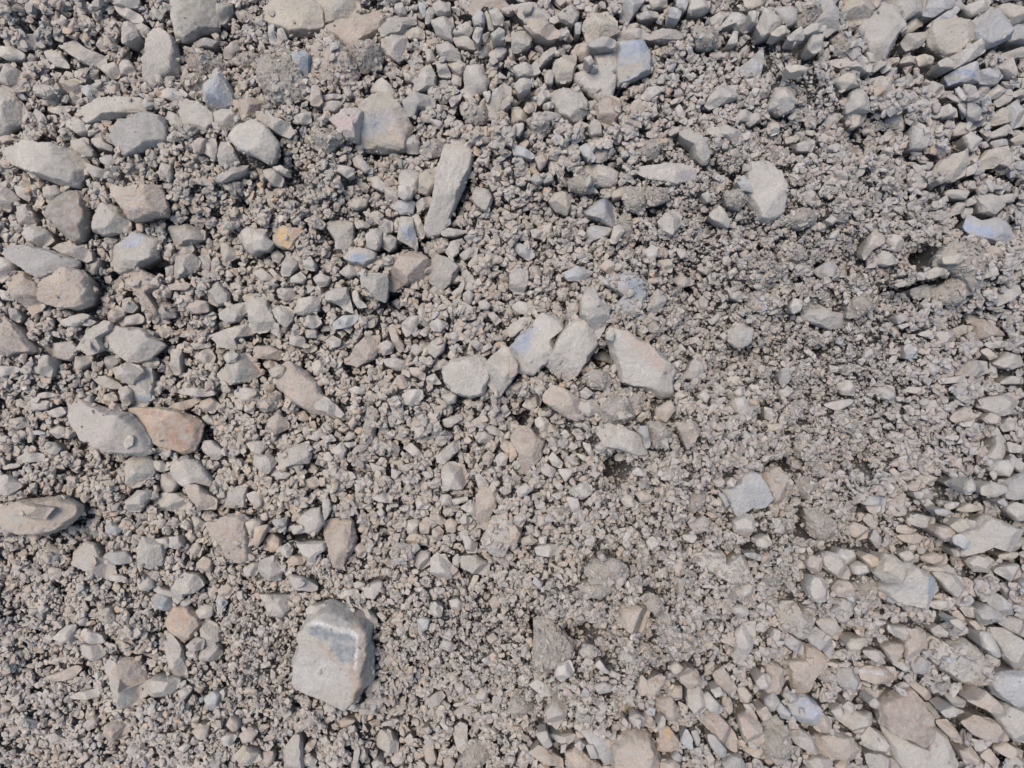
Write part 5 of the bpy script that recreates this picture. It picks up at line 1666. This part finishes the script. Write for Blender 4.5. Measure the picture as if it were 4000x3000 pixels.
for q in range(len(lx_)):
    i, j = ij(lx_[q], ly_[q]); k = max(1, int(lr[q] / CELL))
    sub = H[max(0, i - k):i + k + 1, max(0, j - k):j + k + 1]; om = OWNER[max(0, i - k):i + k + 1, max(0, j - k):j + k + 1]
    if ((om == 1) | (om == 2)).mean() > .06: lk[q] = False; continue
    lz[q] = np.median(sub) + lr[q] * la[q, 2] * rng.uniform(.15, .6)
    yy, xx = np.ogrid[max(0, i - k) - i:min(NY, i + k + 1) - i, max(0, j - k) - j:min(NX, j + k + 1) - j]
    d2 = (xx * xx + yy * yy) * (CELL / (lr[q] * .95)) ** 2
    np.maximum(sub, np.where(d2 < 1, lz[q] + lr[q] * la[q, 2] * .85 * np.sqrt(np.clip(1 - d2, 0, 1)), -9), out=sub)
def add_lumps():
    n = int(lk.sum())
    col = np.array((.35, .322, .282)) * rng.uniform(.9, 1.1, n)[:, None]
    V, Fi, C = instance(PL, FL, rng.integers(0, len(PL), n), np.stack([lx_, ly_, lz], 1)[lk], lr[lk][:, None] * la[lk], rng.uniform(0, 6.283, n),
                        rng.normal(0, .25, n), rng.uniform(0, 6.283, n), col)
    push(V, Fi, C, np.full(len(Fi) // 3, 3, np.int32), True)
R_ = bigr[idx]
big = R_ > 17 * PX
add_batch(P2, None, bigx[idx][big], bigy[idx][big], zz[big], R_[big], asp[idx][big], .42, False)
add_batch(P1, None, bigx[idx][~big], bigy[idx][~big], zz[~big], R_[~big], asp[idx][~big], .5, False)
for W, fi, lt, C in extra:
    push(W, fi, C, lt.astype(np.int32), True)

# small pebbles, 10 to 24 px across: they fill the hollows between the larger ones
for rep in range(3):
    x, y, r = scatter((90000, 90000, 60000)[rep], (1.3, 1.12, .9)[rep], 11, 36, .36)
    i, j = ij(x, y)
    HBl = blur(H, 4)
    low = (HBl - H)[i, j]                   # > 0 in hollows
    ow = OWNER[i, j]
    prob = np.where(ow == 0, np.clip(.66 - low * 50, .12, .9), np.where(ow == 2, .13, np.where(ow == 3, .25, .003)))
    prob *= np.clip(1.55 - FS[i, j] / 34, .3, 1)
    prob *= np.where(PIT[i, j], .15, 1)
    keep = rng.random(len(x)) < prob
    x, y, r, i, j = x[keep], y[keep], r[keep], i[keep], j[keep]
    a = np.stack([rng.uniform(.9, 1.3, len(x)), rng.uniform(.65, 1, len(x)), rng.uniform(.45, .85, len(x))], 1)
    z = np.minimum(H[i, j], HBl[i, j] + .003) + r * a[:, 2] * np.where(OWNER[i, j] == 1, .85, rng.uniform(.3, .9, len(x)))
    add_batch(P1, None, x, y, z, r, a, .5, False)
    np.maximum.at(H, (i, j), z + r * a[:, 2] * .6)
def build_stuff(name, mat, label, cat):
    global VV, FF, CC, SM, off
    V = np.concatenate(VV); F = np.concatenate([f[0] for f in FF]); LT = np.concatenate([f[1] for f in FF])
    C = np.concatenate(CC); S = np.concatenate(SM)
    ob = mesh_object(name, V, F, LT, mat, C, S)
    ob['label'] = label; ob['category'] = cat; ob['kind'] = 'stuff'
    print(name, len(V), len(LT))
    VV, FF, CC, SM = [], [], [], []; off = 0
    return ob
build_stuff('gravel', MAT_GRAVEL, 'loose grey and tan broken gravel filling the heap between the bigger stones', 'gravel')

# crumbs of earth, 4 to 14 px across, piled loosely, thick where the heap is crumbly
# a deeper layer, seen only down the gaps
cnt = 150000
x = rng.uniform(-1.25, 1.25, cnt); y = rng.uniform(-1.0, 1.0, cnt); i, j = ij(x, y)
r = np.exp(rng.normal(math.log(6.5), .3, cnt)).clip(3.5, 13) * PX
add_batch(PO, FO, x, y, GROUND[i, j] - .011 + r * rng.uniform(-.6, .9, cnt), r, rng.uniform(.6, 1.2, (cnt, 3)), .9, False)
for rep, (cnt, med) in enumerate([(150000, 6.0), (200000, 4.6), (230000, 3.3)]):
    x = rng.uniform(-1.32, 1.32, cnt); y = rng.uniform(-1.04, 1.04, cnt)
    i, j = ij(x, y); HBl = blur(H, 3)
    low = (HBl - H)[i, j]; ow = OWNER[i, j]; fcv = FC[i, j]
    prob = np.where(ow == 0, np.clip(.17 + .40 * fcv - low * 70, .0, 1) * np.clip(1.5 - FS[i, j] / 34, .3, 1), np.where(ow == 2, .24, np.where(ow == 3, .12, .003)))
    prob *= np.where(PIT[i, j], .1, 1)
    if rep == 0: prob *= np.clip(fcv * 1.6, .15, 1)
    keep = rng.random(len(x)) < prob
    x, y, i, j = x[keep], y[keep], i[keep], j[keep]
    r = np.exp(rng.normal(math.log(med), .36, len(x))).clip(1.8, 12) * PX
    a = rng.uniform(.42, 1.25, (len(x), 3))
    z = H[i, j] + r * np.where(OWNER[i, j] == 1, .7, rng.uniform(-.1, .9, len(x)))
    bg = r > 4.6 * PX
    add_batch(P0, None, x[bg], y[bg], z[bg], r[bg], a[bg], .8, False)
    add_batch(PO, FO, x[~bg], y[~bg], z[~bg], r[~bg] * 1.15, a[~bg], .9, False)
    if rep < 2: np.maximum.at(H, (i, j), z + r * .45)
add_lumps()
build_stuff('earth_crumbs', MAT_EARTH, 'fine crumbs of dry grey-brown earth strewn over the heap', 'crumbs')

# ------------------------------------------------------------------ ground: one sheet out to the horizon, fine under the heap
def axis(a, b, step):
    core = np.arange(a, b + step / 2, step); o = []; d = step * 2; p = 0
    while p < 150: p += d; d *= 1.35; o.append(p)
    o = np.array(o)
    return np.concatenate([a - o[::-1], core, b + o])
ax, ay = axis(X0 + .005, X1 - .005, .0032), axis(Y0 + .005, Y1 - .005, .0032)
AX, AY = np.meshgrid(ax, ay)
i, j = ij(AX, AY)
Z = GROUND[i, j].copy()
AXc, AYc = np.clip(AX, X0, X1), np.clip(AY, Y0, Y1)
dist = np.hypot(AX - AXc, AY - AYc)
Z = Z * np.exp(-dist * 2) - .03 * (1 - np.exp(-dist * 2)) - .02 * np.exp(-dist)
pts = np.stack([AX.ravel(), AY.ravel(), np.zeros(AX.size)], 1)
Z = Z + (.003 * noise3(pts, 70) + .0015 * noise3(pts, 170, 4)).reshape(Z.shape) - .016
ny, nx = AX.shape
V = np.stack([AX.ravel(), AY.ravel(), Z.ravel()], 1)
g = np.arange(ny * nx).reshape(ny, nx)
q = np.stack([g[:-1, :-1].ravel(), g[:-1, 1:].ravel(), g[1:, 1:].ravel(), g[1:, :-1].ravel()], 1)
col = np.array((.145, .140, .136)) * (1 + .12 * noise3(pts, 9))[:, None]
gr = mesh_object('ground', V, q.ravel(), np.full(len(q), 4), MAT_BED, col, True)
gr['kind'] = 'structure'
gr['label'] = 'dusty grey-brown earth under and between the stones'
